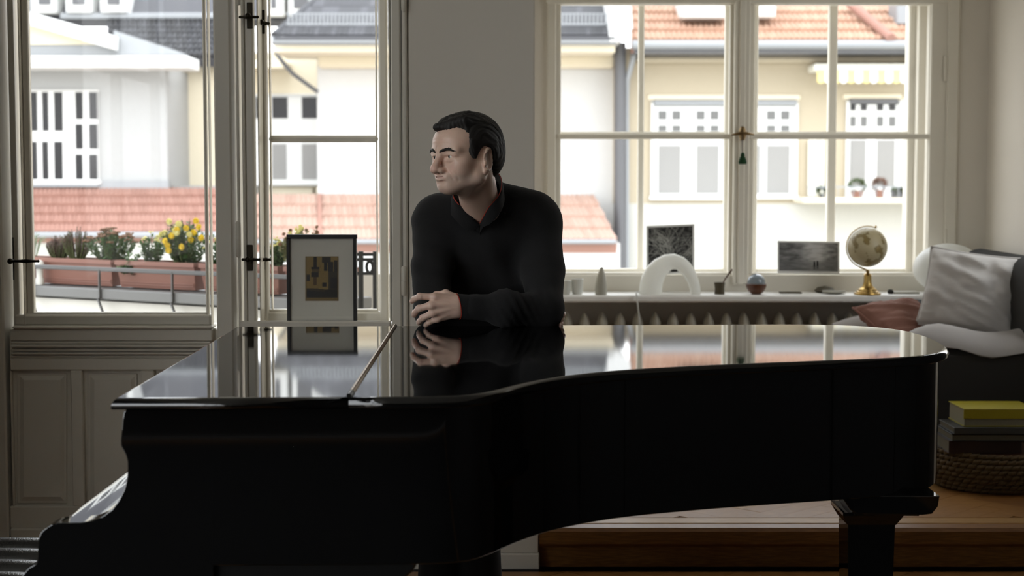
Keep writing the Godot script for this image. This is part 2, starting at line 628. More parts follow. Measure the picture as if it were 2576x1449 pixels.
	# unseen dark carpet added to keep floor reflections in the lacquer black
	m = M.new()
	m.box(Vector3(-0.3, 0.006, -0.2), Vector3(4.2, 0.012, 4.8), 0.004)
	solo(m, "added_rug", A.added_rug, "large charcoal wool carpet added to darken the lacquer reflections", "added_rug")
	# wall behind the camera: dark, as its reflection in the lacquer shows
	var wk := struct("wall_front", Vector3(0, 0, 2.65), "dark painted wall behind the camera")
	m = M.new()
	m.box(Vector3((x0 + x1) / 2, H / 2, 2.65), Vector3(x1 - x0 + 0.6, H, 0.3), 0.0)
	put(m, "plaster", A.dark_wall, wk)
	# yard far below
	m = M.new()
	m.box(Vector3(0, -9.2, -30), Vector3(140, 0.4, 120), 0.0)
	var gr := put(m, "ground", mat("yard", Color(0.70, 0.69, 0.66), 0.9), self, "pale gravel courtyard far below the windows")
	gr.set_meta("kind", "structure")

func added_cupboard(base: Vector3, size: Vector3, face: float, label: String):
	var t := thing("added_cupboard", label, "added_cupboard", base)
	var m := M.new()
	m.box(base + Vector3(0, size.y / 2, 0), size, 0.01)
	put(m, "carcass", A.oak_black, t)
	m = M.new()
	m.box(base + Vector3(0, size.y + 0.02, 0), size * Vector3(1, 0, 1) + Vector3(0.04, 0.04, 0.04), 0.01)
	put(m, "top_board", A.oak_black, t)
	var cnt := int(size.z / 0.6)
	for k in cnt:
		var z := base.z - size.z / 2 + (k + 0.5) * size.z / cnt
		m = M.new()
		m.box(Vector3(base.x + face * (size.x / 2 + 0.009), 0.06 + (size.y - 0.1) / 2, z), Vector3(0.02, size.y - 0.12, size.z / cnt - 0.012), 0.004)
		var d := put(m, "door", A.oak_black, t)
		m = M.new()
		m.ball(Vector3(base.x + face * (size.x / 2 + 0.03), size.y * 0.5, z + size.z / cnt * 0.4), Vector3.ONE * 0.014, 10)
		put(m, "knob", A.old_brass, d)

# parquet pieces laid in herringbone over a rectangle (x, z), top at height y
func herringbone(parent: Node, r: Rect2, y: float, thick: float):
	var w := 0.09
	var l := 0.45
	var m := M.new()
	m.box(Vector3.ZERO, Vector3(l - 0.001, thick, w - 0.001), 0.0012)
	var mesh := m.build(Vector3.ZERO)
	var mats := [A.oak, A.oak_warm, A.oak_pale]
	var rest := M.new()
	var cnt := 0
	var s2 := sqrt(0.5)
	var o := r.get_center()
	for i in range(-40, 40):
		for j in range(-16, 16):
			for k in 2:
				# classic herringbone in its own axes, then turned by 45 degrees
				var c := Vector2(i * w + j * l, i * w - j * l) + (Vector2(l / 2, w / 2) if k == 0 else Vector2(w / 2, w + l / 2))
				var q := Vector2((c.x - c.y) * s2, (c.x + c.y) * s2) + o
				var hl := l * 0.5
				var dirv := Vector2(s2, s2) if k == 0 else Vector2(-s2, s2)
				var e0 := q - dirv * hl
				var e1 := q + dirv * hl
				if not r.grow(-0.04).has_point(q) or not r.has_point(e0) or not r.has_point(e1):
					if not (r.intersects(Rect2(e0, Vector2.ZERO).expand(e1))):
						continue
					# pieces cut by the border
					var pc := cut_piece(q, dirv, l - 0.001, w - 0.001, r)
					if pc.size() < 3:
						continue
					rest.prism(pc, Transform3D(Basis(Vector3.RIGHT, Vector3(0, 0, 1), Vector3(0, -1, 0)), Vector3(0, y, 0)), thick)
					continue
				var ang := -PI / 4 if k == 0 else -3.0 * PI / 4
				var dy := (hash(Vector2i(i * 7 + k, j * 13)) % 100) / 100.0 * 0.0006
				if cnt < 290:
					again(mesh, "parquet_piece", mats[absi(hash(Vector3i(i, j, k))) % 3], parent, Transform3D(Basis(Vector3.UP, ang), Vector3(q.x, y - thick / 2 - dy, q.y)))
				else:
					rest.box(Vector3(q.x, y - thick / 2 - dy, q.y), Vector3(l - 0.001, thick, w - 0.001), 0.0, Basis(Vector3.UP, ang))
				cnt += 1
	if rest.v.size():
		put(rest, "border_piece", A.oak, parent).set_meta("kind", "stuff")

func cut_piece(q: Vector2, dirv: Vector2, l: float, w: float, r: Rect2) -> PackedVector2Array:
	var s := Vector2(-dirv.y, dirv.x) * w / 2
	var e := dirv * l / 2
	var a := PackedVector2Array([q - e - s, q + e - s, q + e + s, q - e + s])
	var b := PackedVector2Array([r.position, Vector2(r.end.x, r.position.y), r.end, Vector2(r.position.x, r.end.y)])
	var res := Geometry2D.intersect_polygons(a, b)
	return res[0] if res.size() else PackedVector2Array()

func pane_px(x0: float, y0: float, x1: float, y1: float, d: float, parent: Node):
	var m := M.new()
	box_px(m, x0, y0, x1, y1, d, 0.004)
	put(m, "pane", A.glass, parent)

func lever_handle(parent: Node, px: float, py: float, d: float, pw: float, ph: float, from_x: float, to_x: float):
	# back plate with a lever: the plate is fixed on the stile, the lever sticks out
	var m := M.new()
	box_px(m, px - pw / 2, py - ph * 0.55, px + pw / 2, py + ph * 0.45, d - 0.004, 0.004, 0.002)
	var plate := put(m, "handle_plate", A.bronze, parent, "dark bronze handle plate")
	m = M.new()
	var c := at(px, py, d)
	m.tube([c, c + Vector3(0, 0, 0.035)], [0.007, 0.007], 10)
	m.ball(c + Vector3(0, 0, 0.034), Vector3(0.011, 0.011, 0.011), 12)
	var a := at(from_x, py + 1, d - 0.034)
	var b := at(to_x, py + 1, d - 0.034)
	m.tube([a, a.lerp(b, 0.25), a.lerp(b, 0.5), a.lerp(b, 0.75), b], [0.0045, 0.0055, 0.008, 0.0055, 0.0045], 8)
	m.ball(a, Vector3.ONE * 0.0055, 8)
	m.ball(b, Vector3.ONE * 0.0055, 8)
	put(m, "lever", A.bronze, plate)

func hinge_px(parent: Node, px: float, y0: float, y1: float, d: float):
	var m := M.new()
	var a := at(px, y1, d)
	var b := at(px, y0, d)
	var l := b.y - a.y
	var r := 0.0095
	var prof := [Vector2(0, 0), Vector2(r * 0.6, 0.001), Vector2(r, 0.006), Vector2(r, l * 0.49), Vector2(r * 0.8, l * 0.495), Vector2(r * 0.8, l * 0.505), Vector2(r, l * 0.51), Vector2(r, l - 0.006), Vector2(r * 0.6, l - 0.001), Vector2(0, l)]
	m.lathe(prof, 12, Transform3D(Basis.IDENTITY, a))
	put(m, "hinge", A.window_paint, parent)

func build_window_left():
	var d := 5.78
	var top := -350.0
	# casing and post
	var t := struct("trim_1", at(560, 900, d), "white painted window posts and casing left of the pier")
	var m := M.new()
	box_px(m, -70, top, 24, 1440, d - 0.012, 0.30, 0.006)
	put(m, "casing", A.window_paint, t)
	m = M.new()
	box_px(m, 530, top, 588, 862, d - 0.004, 0.14, 0.006)
	put(m, "post", A.window_paint, t)
	m = M.new()
	box_px(m, 586, top, 608, 862, d + 0.014, 0.12, 0.004)
	put(m, "rebate", A.window_paint, t)
	m = M.new()
	box_px(m, 980, top, 1011, 862, d - 0.002, 0.14, 0.005)
	put(m, "frame_stile", A.window_paint, t)
	m = M.new()
	box_px(m, 1009, top, 1029, 1300, d - 0.012, 0.2, 0.006)
	put(m, "casing", A.window_paint, t)
	hinge_px(t, 600, 556, 648, d + 0.006)
	hinge_px(t, 600, -85, 14, d + 0.006)
	hinge_px(t, 1016, 669, 744, d - 0.016)
	hinge_px(t, 1016, -50, 30, d - 0.016)
	# wide casement
	var w := struct("window_1", at(290, 820, d), "wide white casement with one large pane, left of the post")
	m = M.new()
	box_px(m, 24, top, 35, 829, d + 0.02, 0.12, 0.003)
	put(m, "frame_stile", A.window_paint, w)
	m = M.new()
	box_px(m, 35, top, 64, 818, d + 0.006, 0.055, 0.008)
	put(m, "sash_stile", A.window_paint, w)
	m = M.new()
	box_px(m, 516, top, 531, 818, d + 0.012, 0.05, 0.005)
	put(m, "sash_stile", A.window_paint, w)
	m = M.new()
	box_px(m, 61, top, 68, 792, d + 0.028, 0.03, 0.004)
	box_px(m, 510, top, 518, 792, d + 0.028, 0.03, 0.004)
	box_px(m, 60, 786, 520, 794, d + 0.026, 0.03, 0.004)
	put(m, "glazing_bead", A.window_paint, w)
	m = M.new()
	box_px(m, 36, 792, 530, 819, d + 0.008, 0.05, 0.006)
	put(m, "bottom_rail", A.window_paint, w)
	m = M.new()
	box_px(m, 30, 820, 534, 828, d - 0.018, 0.10, 0.006)
	put(m, "weather_bar", A.window_paint, w)
	pane_px(60, top, 520, 792, d + 0.04, w)
	lever_handle(w, 33, 656, d + 0.004, 6, 108, 34, 96)
	# panelling below the wide casement
	var pn := struct("trim_2", at(290, 1200, d), "white wooden panelling below the wide casement")
	m = M.new()
	box_px(m, 24, 828, 690, 1450, d + 0.022, 0.26, 0.0)
	put(m, "back_board", A.window_paint, pn)
	m = M.new()
	box_px(m, 24, 828, 534, 858, d - 0.004, 0.03, 0.004)
	put(m, "rail", A.window_paint, pn)
	for yy: Array in [[859, 866, 0.010], [867, 875, 0.016], [877, 885, 0.006], [887, 893, 0.014], [894, 902, 0.002]]:
		m = M.new()
		box_px(m, 26, yy[0], 529, yy[1], d - yy[2] + 0.006, 0.03, 0.004)
		put(m, "moulding", A.window_paint, pn)
	m = M.new()
	box_px(m, 24, 902, 534, 932, d - 0.0, 0.03, 0.004)
	put(m, "rail", A.window_paint, pn)
	m = M.new()
	box_px(m, 24, 1274, 680, 1330, d, 0.03, 0.004)
	put(m, "rail", A.window_paint, pn)
	m = M.new()
	box_px(m, 24, 1330, 680, 1440, d - 0.014, 0.04, 0.006)
	put(m, "plinth", A.window_paint, pn)
	for xx: Array in [[24, 36], [176, 213], [353, 392], [532, 608]]:
		m = M.new()
		box_px(m, xx[0], 932, xx[1], 1274, d, 0.03, 0.004)
		put(m, "stile", A.window_paint, pn)
	for xx: Array in [[36, 176], [213, 353], [392, 532]]:
		m = M.new()
		# raised field with a sloping margin
		var lo := []
		for k: Array in [[7, 0.020], [9, 0.014], [14, 0.014], [24, 0.005], [26, 0.005]]:
			var q := PackedVector3Array()
			q.append(at(xx[0] + k[0], 932 + k[0], d + k[1])); q.append(at(xx[1] - k[0], 932 + k[0], d + k[1]))
			q.append(at(xx[1] - k[0], 1274 - k[0], d + k[1])); q.append(at(xx[0] + k[0], 1274 - k[0], d + k[1]))
			lo.append(q)
		m.loft(lo, true, true, false)
		put(m, "raised_panel", A.window_paint, pn)
	# narrow double casement
	var n := struct("window_2", at(800, 815, d), "narrow white casement with a glazing bar, left of the pier")
	m = M.new()
	box_px(m, 608, top, 644, 812, d + 0.004, 0.05, 0.006)
	put(m, "front_stile", A.window_paint, n)
	m = M.new()
	box_px(m, 608, top, 614, 812, d - 0.004, 0.03, 0.004)
	put(m, "bead", A.window_paint, n)
	m = M.new()
	box_px(m, 644, top, 654, 812, d + 0.03, 0.1, 0.004)
	put(m, "rebate", A.window_paint, n)
	var e := 5.93
	m = M.new()
	box_px(m, 650, top, 676, 812, e - 0.02, 0.05, 0.006)
	put(m, "sash_stile", A.window_paint, n)
	m = M.new()
	box_px(m, 949, top, 977, 812, e - 0.02, 0.05, 0.006)
	put(m, "sash_stile", A.window_paint, n)
	m = M.new()
	box_px(m, 974, top, 984, 812, d + 0.02, 0.12, 0.004)
	put(m, "rebate", A.window_paint, n)
	m = M.new()
	box_px(m, 674, top, 683, 786, e, 0.03, 0.004)
	box_px(m, 941, top, 951, 786, e, 0.03, 0.004)
	box_px(m, 676, 778, 950, 786, e - 0.002, 0.03, 0.004)
	put(m, "glazing_bead", A.window_paint, n)
	m = M.new()
	box_px(m, 660, 785, 976, 812, e - 0.015, 0.05, 0.006)
	put(m, "bottom_rail", A.window_paint, n)
	m = M.new()
	box_px(m, 676, 341, 950, 358, e - 0.005, 0.035, 0.008)
	put(m, "glazing_bar", A.window_paint, n)
	m = M.new()
	box_px(m, 600, 808, 984, 830, d - 0.012, 0.02, 0.006)
	put(m, "front_bead", A.window_paint, n)
	m = M.new()
	box_px(m, 600, 818, 1011, 862, d + 0.008, 0.3, 0.004)
	put(m, "sill_board", A.window_paint, n)
	m = M.new()
	box_px(m, 600, 862, 1030, 1440, d + 0.01, 0.28, 0.004)
	put(m, "apron_board", A.window_paint, n)
	pane_px(676, top, 948, 784, e + 0.014, n)
	lever_handle(n, 628, 652, d + 0.004, 16, 66, 611, 652)
	lever_handle(n, 661, 652, e - 0.02, 11, 60, 660, 679)
	lever_handle(n, 628, 42, d + 0.004, 16, 66, 604, 648)
	lever_handle(n, 661, 58, e - 0.02, 11, 60, 660, 676)

func build_window_bay():
	var d := 8.3
	var top := -5.0
	var w := struct("window_3", at(1870, 700, d), "wide white double casement window of the bay")
	var m := M.new()
	# inner frame, in the shade of the room
	for r: Array in [["frame_stile", 1376, -40, 1398, 735, 0.02, 0.10], ["frame_stile", 2346, -40, 2390, 735, 0.02, 0.10], ["head", 1374, -60, 2392, 9, 0.026, 0.10], ["bottom_frame", 1376, 692, 2390, 742, 0.03, 0.16],
			["sash_stile", 1396, 2, 1410, 700, 0.0, 0.05], ["sash_stile", 1838, 2, 1852, 700, 0.0, 0.05], ["mullion", 1850, 0, 1882, 716, 0.05, 0.06], ["sash_stile", 1880, 2, 1893, 700, 0.0, 0.05], ["sash_stile", 2341, 2, 2352, 700, 0.0, 0.05],
			["transom_bar", 1404, 337, 1846, 350, 0.012, 0.04], ["transom_bar", 1886, 337, 2347, 350, 0.012, 0.04], ["bottom_rail", 1398, 686, 1846, 701, 0.004, 0.05], ["bottom_rail", 1886, 686, 2350, 701, 0.004, 0.05],
			["top_rail", 1398, 3, 1846, 12, 0.004, 0.05], ["top_rail", 1886, 3, 2350, 12, 0.004, 0.05], ["casing", 2388, -60, 2402, 740, 0.035, 0.05], ["astragal", 1862, 0, 1871, 716, 0.062, 0.02]]:
		m = M.new()
		box_px(m, r[1], r[2], r[3], r[4], d - r[5], r[6], 0.005)
		put(m, r[0], A.window_paint, w)
	pane_px(1404, 8, 1844, 692, d + 0.02, w)
	pane_px(1888, 8, 2346, 692, d + 0.02, w)
	# outer casement, 0.2 m further out in the daylight
	var e := 8.52
	for r: Array in [["outer_stile", 1384, 2, 1404, 700, 0.0], ["outer_stile", 1826, 2, 1902, 700, 0.0], ["outer_stile", 2290, 2, 2316, 700, 0.0], ["outer_bar", 1607, 2, 1618, 700, 0.012], ["outer_bar", 2088, 2, 2099, 700, 0.012],
			["outer_transom", 1396, 331, 1840, 339, 0.006], ["outer_transom", 1896, 331, 2300, 339, 0.006], ["outer_rail", 1390, 676, 2310, 692, 0.008], ["outer_head", 1380, -20, 2330, 12, 0.01]]:
		m = M.new()
		box_px(m, r[1], r[2], r[3], r[4], e + r[5], 0.05, 0.005)
		put(m, r[0], A.window_paint, w)
	m = M.new()
	box_px(m, 2314, 0, 2344, 700, d + 0.15, 0.30, 0.004)
	put(m, "outer_lining", A.window_paint, w)
	m = M.new()
	box_px(m, 1380, 690, 2350, 712, d + 0.05, 0.3, 0.004)
	put(m, "outer_sill", A.window_paint, w)
	# espagnolette knob on the mullion
	m = M.new()
	var c := at(1868, 336, d - 0.07)
	m.lathe([Vector2(0, -0.036), Vector2(0.012, -0.034), Vector2(0.02, -0.01), Vector2(0.02, 0.012), Vector2(0.011, 0.034), Vector2(0, 0.038)], 14, Transform3D(Basis.IDENTITY, c))
	m.tube([c + Vector3(-0.06, -0.008, 0.02), c + Vector3(-0.02, 0, 0.03), c + Vector3(0.02, 0, 0.03), c + Vector3(0.055, -0.006, 0.02)], [0.005, 0.009, 0.009, 0.005], 8)
	put(m, "window_knob", A.old_brass, w, "old brass knob")
	# casement stay seams on the right casing
	hinge_px(w, 2378, 140, 205, d - 0.03)
	hinge_px(w, 2378, 575, 625, d - 0.03)
	# stone shelf over the radiator
	var sh := struct("trim_3", at(1870, 745, 8.05), "white stone window shelf above the radiator")
	m = M.new()
	var a := at(1376, 741, 8.02)
	m.box(Vector3((0.09 + 2.46) / 2, 0.841 - 0.018, -8.14), Vector3(2.37, 0.036, 0.30), 0.008)
	put(m, "shelf", A.stone_sill, sh)

# ---------------------------------------------------------------- houses across the yard
func outside_materials():
	var s := mat("plaster_white", Color(0.80, 0.80, 0.795), 0.9)
	relief(s, 21, 0.05, 0.6, 0.5)
	s = mat("plaster_villa", Color(0.63, 0.63, 0.625), 0.9)
	relief(s, 24, 0.05, 0.6, 0.5)
	s = mat("plaster_cream", Color(0.86, 0.82, 0.73), 0.9)
	relief(s, 22, 0.05, 0.6, 0.5)
	s = mat("plaster_pale", Color(0.73, 0.725, 0.70), 0.9)
	s = mat("plaster_beige", Color(0.69, 0.645, 0.56), 0.9)
	relief(s, 23, 0.05, 0.6, 0.5)
	s = mat("house_trim", Color(0.84, 0.84, 0.83), 0.6)
	s = mat("zinc", Color(0.56, 0.57, 0.58), 0.5, 0.3)
	s = mat("zinc_dark", Color(0.36, 0.36, 0.37), 0.5, 0.3)
	s = mat("house_glass", Color(0.17, 0.17, 0.175), 0.12)
	s.metallic_specular = 0.3
	s = mat("house_glass_pale", Color(0.38, 0.38, 0.375), 0.2)
	s = mat("curtain", Color(0.56, 0.555, 0.545), 0.9)
	s = mat("slate", Color(0.25, 0.25, 0.262), 0.75)
	s = mat("slate_light", Color(0.30, 0.30, 0.315), 0.75)
	s = mat("clay", Color(0.60, 0.45, 0.40), 0.85)
	s = mat("clay_pale", Color(0.70, 0.59, 0.535), 0.85)
	s = mat("clay_orange", Color(0.65, 0.51, 0.425), 0.85)
	s = mat("clay_dark", Color(0.57, 0.42, 0.37), 0.85)
	s = mat("clay_blush", Color(0.67, 0.555, 0.50), 0.85)
	s = mat("clay_amber", Color(0.67, 0.54, 0.455), 0.85)
	s = mat("awning_cloth", Color(0.9, 0.82, 0.55), 0.9)
	s.backlight_enabled = true
	s.backlight = Color(0.4, 0.36, 0.22)
	s = mat("awning_white", Color(0.88, 0.87, 0.82), 0.9)
	s = mat("far_plant", Color(0.28, 0.33, 0.2), 0.9)
	s = mat("far_plant_red", Color(0.4, 0.3, 0.25), 0.9)

# window of a far house: casing, panes behind, bars; rects in pixels
func far_window(parent: Node, d: float, rect: Array, panes: Array, sill := true):
	var m := M.new()
	box_px(m, rect[0], rect[1], rect[2], rect[3], d - 0.03, 0.06, 0.0)
	var w := put(m, "window", A.house_trim, parent)
	for p: Array in panes:
		m = M.new()
		box_px(m, p[0], p[1], p[2], p[3], d - 0.035, 0.02, 0.0)
		put(m, "pane", p[4], w)
	# bars stand proud between the panes
	var xs := {}
	m = M.new()
	var t := 0.05
	box_px(m, rect[0], rect[1], rect[2], rect[1] + 4, d - 0.03 - t, t, 0.01)
	box_px(m, rect[0], rect[1], rect[0] + 5, rect[3], d - 0.03 - t, t, 0.01)
	box_px(m, rect[2] - 5, rect[1], rect[2], rect[3], d - 0.03 - t, t, 0.01)
	put(m, "casing", A.house_trim, w)
	if sill:
		m = M.new()
		box_px(m, rect[0] - 4, rect[3] - 4, rect[2] + 4, rect[3] + 5, d - 0.16, 0.2, 0.01)
		put(m, "window_sill", A.house_trim, w)

# clay or slate tiles on a sloping plane given by two eave corners (left, right) and the way up
func tiled_roof(parent: Node, called: String, el: Vector3, er: Vector3, up: Vector3, cols: int, rows: int, mats: Array, base_mat: Material, wave: float, rows_more := 0):
	var wdt := er - el
	var tw := wdt.length() / cols
	var th := up.length() / rows
	var xa := wdt.normalized()
	var ya := up.normalized()
	var za := xa.cross(ya)
	if za.z < 0.0 and za.y < 0.0:
		za = -za
	var m := M.new()
	# deck under the tiles
	var far_up := up * (1.0 + float(rows_more) / rows)
	m.box(el + wdt / 2 + far_up / 2 - za * 0.16, Vector3(wdt.length(), far_up.length(), 0.22), 0.0, Basis(xa, ya, za))
	put(m, "roof_deck", base_mat, parent)
	# one tile: wavy sheet with thickness, its lower edge lifted
	m = M.new()
	var lo := []
	var seg := 6
	for r: Array in [[-0.5, -0.02, 0.0], [-0.5, 0.058, 0.0], [-0.44, 0.064, 0.0], [0.58, 0.0, 0.0], [0.58, -0.03, 0.0]]:
		var q := PackedVector3Array()
		for k in seg + 1:
			var u := float(k) / seg - 0.5
			q.append(Vector3(u * tw * 0.985, r[0] * th, r[1] + wave * sin(u * TAU) * (1.0 if r[1] > 0.015 else 1.0)))
		lo.append(q)
	m.loft(lo, false, false, false)
	var mesh := m.build(Vector3.ZERO)
	var bas := Basis(xa, ya, za)
	var cnt := 0
	for r in rows:
		for k in cols:
			var p := el + wdt * ((k + 0.5) / cols) + up * ((r + 0.5) / rows)
			again(mesh, called, mats[(hash(Vector2i(k * 31 + r, r * 17)) & 255) % mats.size()], parent, Transform3D(bas, p))
			cnt += 1
	if rows_more > 0:
		var mm := MultiMesh.new()
		mm.transform_format = MultiMesh.TRANSFORM_3D
		mm.mesh = mesh
		mm.instance_count = rows_more * cols
		var i := 0
		for r in rows_more:
			for k in cols:
				mm.set_instance_transform(i, Transform3D(bas, el + wdt * ((k + 0.5) / cols) + up * ((rows + r + 0.5) / rows) - Vector3(org.get(parent, Vector3.ZERO))))
				i += 1
		var mi := MultiMeshInstance3D.new()
		mi.name = called + "_field"
		mi.multimesh = mm
		mi.material_override = mats[0]
		mi.set_meta("kind", "stuff")
		parent.add_child(mi)

func build_houses():
	outside_materials()
	var m := M.new()
	var D := 33.0
	var gl: Material = A.house_glass
	# ---- white villa seen through the wide casement
	var a := thing("white_villa", "white villa with pediment, low red roof and grey dormered roof", "house", Vector3(-8, -9, -34))
	m = M.new()
	box_px(m, -420, 168, 423, 470, D, 3.0)
	box_px(m, -420, 468, 640, 2200, D + 0.6, 2.4)
	put(m, "wall", A.plaster_villa, a)
	m = M.new()
	box_px(m, 400, 132, 800, 470, 35.2, 1.0)
	box_px(m, 400, 470, 800, 2200, 35.2, 1.0)
	put(m, "wall", A.plaster_cream, a)
	m = M.new()
	box_px(m, -420, 456, 248, 470, D - 0.15, 0.2)
	box_px(m, 248, 454, 424, 476, D - 0.1, 0.2)
	put(m, "base_course", A.zinc, a)
	# fascia, flat zinc roof, pediment
	m = M.new()
	box_px(m, -420, 140, 472, 170, 32.0, 1.2, 0.02)
	put(m, "fascia", A.house_trim, a)
	m = M.new()
	poly_px(m, [Vector2(-420, 140), Vector2(471, 138), Vector2(440, 126), Vector2(286, 76), Vector2(286, 108), Vector2(-420, 108)], 32.3, 0.3)
	put(m, "zinc_roof", A.zinc, a)
	m = M.new()
	poly_px(m, [Vector2(-300, -72), Vector2(62, 27), Vector2(287, 90), Vector2(285, 124), Vector2(62, 60), Vector2(-300, -36)], 31.9, 0.4, 0.02)
	put(m, "raking_cornice", A.house_trim, a)
	m = M.new()
	poly_px(m, [Vector2(-300, -60), Vector2(62, 45), Vector2(250, 112), Vector2(-300, 112)], 32.25, 0.3)
	put(m, "tympanum", A.plaster_cream, a)
	# window with tall panes
	var panes := []
	for x: Array in [[71, 95], [105, 123], [135, 159]]:
		panes.append([x[0], 232, x[1], 330, gl]); panes.append([x[0], 356, x[1], 451, gl])
	for x: Array in [[189, 209], [223, 246]]:
		for y: Array in [[232, 300], [312, 375], [388, 451]]:
			panes.append([x[0], y[0], x[1], y[1], gl])
	for x: Array in [[20, 44], [-10, 10]]:
		for y: Array in [[232, 300], [312, 375], [388, 451]]:
			panes.append([x[0], y[0], x[1], y[1], gl])
	far_window(a, D, [-20, 226, 249, 458], panes)
	# grey tiled roof behind, with dormers
	var el := at(-200, 150, 35.0)
	tiled_roof(a, "slate_tile", at(270, 140, 34.6), at(640, 140, 34.6), at(270, 46, 36.5) - at(270, 140, 34.6), 29, 7, [A.slate, A.slate, A.slate_light], A.slate, 0.03)
	m = M.new()
	box_px(m, 150, 32, 640, 47, 36.3, 0.3, 0.02)
	put(m, "flashing", A.zinc, a)
	m = M.new()
	var up := at(0, -420, 41.0) - at(0, 60, 36.6)
	var q0 := at(-420, 60, 36.6)
	var q1 := at(760, 60, 36.6)
	m.box((q0 + q1) / 2 + up / 2, Vector3(q1.x - q0.x, up.length(), 0.2), 0.0, Basis(Vector3.RIGHT, up.normalized(), Vector3.RIGHT.cross(up.normalized())))
	put(m, "upper_roof", A.slate_light, a)
	for x: Array in [[75, 141, 95, 127], [163, 231, 180, 213], [250, 318, 268, 301], [668, 714, 681, 694], [724, 790, 738, 775]]:
		m = M.new()
		box_px(m, x[0], -70, x[1], 32 if x[0] < 600 else 40, 36.2, 2.5, 0.03)
		var dm := put(m, "dormer", A.house_trim, a)
		m = M.new()
		box_px(m, x[2], -50, x[3], 11 if x[0] < 600 else 20, 36.17, 0.1)
		put(m, "pane", A.zinc_dark, dm)
	# low red tile roof in front
	tiled_roof(a, "clay_tile", at(-60, 586, 31.2), at(640, 586, 31.2), at(-60, 474, 32.9) - at(-60, 586, 31.2), 60, 5, [A.clay, A.clay, A.clay_dark], A.clay_dark, 0.016)
	m = M.new()
	box_px(m, -420, 584, 640, 598, 31.0, 0.2, 0.03)
	put(m, "gutter", A.zinc, a)
	m = M.new()
	box_px(m, -420, 596, 640, 2200, 31.3, 1.2)
	put(m, "wall", A.plaster_pale, a)
	# window of the recessed wall
	far_window(a, 35.2, [640, 236, 812, 462], [[684, 244, 724, 298, gl], [759, 244, 798, 298, gl], [640, 244, 668, 298, gl], [684, 362, 722, 452, A.curtain], [759, 362, 798, 452, A.curtain]])
	m = M.new()
	box_px(m, 560, 152, 716, 172, 34.2, 1.0, 0.02)
	put(m, "eaves_board", A.plaster_cream, a)
	m = M.new()
	m.tube([at(690, 128, 33.6), at(718, 165, 33.6), at(737, 186, 33.6), at(800, 232, 33.6)], [0.045], 10)
	put(m, "drainpipe", A.zinc_dark, a)

	# ---- white house between villa and cream house
	var b := thing("white_house", "plain white house with dark tiled hip roof and snow guard", "house", Vector3(-0.5, -9, -34))
	m = M.new()
	box_px(m, 798, 150, 1546, 2200, 34.0, 3.0)
	put(m, "wall", A.plaster_white, b)
	m = M.new()
	box_px(m, 798, 138, 1546, 170, 33.6, 0.5, 0.05)
	put(m, "cornice", A.plaster_cream, b)
	m = M.new()
	# soffit of the wide eaves
	var sl := at(686, 112, 32.2)
	var sr := at(1548, 112, 32.2)
	m.box(Vector3((sl.x + sr.x) / 2, sl.y - 0.06, -33.3), Vector3(sr.x - sl.x, 0.16, 2.0), 0.0)
	put(m, "soffit", A.plaster_cream, b)
	m = M.new()
	m.tube([at(684, 103, 32.1), at(1550, 103, 32.1)], [0.085], 10)
	put(m, "gutter", A.zinc, b)
	m = M.new()
	box_px(m, 688, 92, 1549, 100, 32.0, 0.12, 0.01)
	put(m, "eaves_tile_row", A.slate_light, b)
	# hip roof: rows shorten to the upper right
	m = M.new()
	var ry0 := at(1288, 92, 32.2).y
	var ry1 := at(1288, -300, 40.0).y
	var rf := func(px: float, py: float) -> Vector3:
		# where the sight line meets the roof plane
		var k := at(px, py, 1.0).y - CAM.y
		var rise := (ry1 - ry0) / 7.8
		return at(px, py, (ry0 - CAM.y - 32.2 * rise) / (k - rise))
	var tl := [rf.call(688, 92), rf.call(1549, 92), rf.call(1549, -300), rf.call(1150, -300)]
	var rn: Vector3 = (tl[1] - tl[0]).cross(tl[3] - tl[0]).normalized()
	if rn.z < 0: rn = -rn
	for t: Array in [[0, 1, 2], [0, 2, 3]]:
		m.tri_n(tl[t[0]], tl[t[1]], tl[t[2]], rn, rn, rn)
		m.tri_n(tl[t[0]] - rn * 0.2, tl[t[1]] - rn * 0.2, tl[t[2]] - rn * 0.2, -rn, -rn, -rn)
	put(m, "roof_deck", A.slate, b)
	var tm := M.new()
	tm.box(Vector3(0, 0, 0), Vector3(0.155, 0.30, 0.035), 0.012)
	var tmesh := tm.build(Vector3.ZERO)
	var ua: Vector3 = (tl[2] - tl[1]).normalized()
	var tb := Basis(Vector3.RIGHT, ua, Vector3.RIGHT.cross(ua)) * Basis(Vector3.RIGHT, 0.07)
	var nt := 0
	for r in 12:
		var y: float = 82.0 - r * 17.5
		var xl: float = 694.0 + (92.0 - y) * 1.18
		for k in 60:
			var x: float = xl + (k + 0.5) * 14.2
			if x > 1546.0 or (x > 985 and x < 1380) or nt > 295:
				continue
			nt += 1
			again(tmesh, "slate_tile", [A.slate, A.slate_light, A.slate][(hash(Vector2i(k, r)) & 63) % 3], b, Transform3D(tb, rf.call(x, y) + rn * 0.03))
	m = M.new()
	m.tube([rf.call(690, 90), rf.call(1150, -300)], [0.09], 8)
	put(m, "hip_ridge", A.slate, b)
	# snow guard: two rails and pickets
	m = M.new()
	for yy: float in [57.0, 84.0]:
		m.bar(rf.call(722, yy) + rn * 0.2, rf.call(1530, yy) + rn * 0.2, 0.03, 0.03)
	put(m, "snow_guard_rail", A.zinc, b)
	m = M.new()
	m.bar(Vector3(0, 0, 0), at(0, 57, 32) - at(0, 84, 32), 0.035, 0.03)
	var pk := m.build(Vector3.ZERO)
	for k in 82:
		again(pk, "snow_guard_picket", A.zinc, b, Transform3D(Basis.IDENTITY, rf.call(728 + k * 9.8, 84) + rn * 0.2))
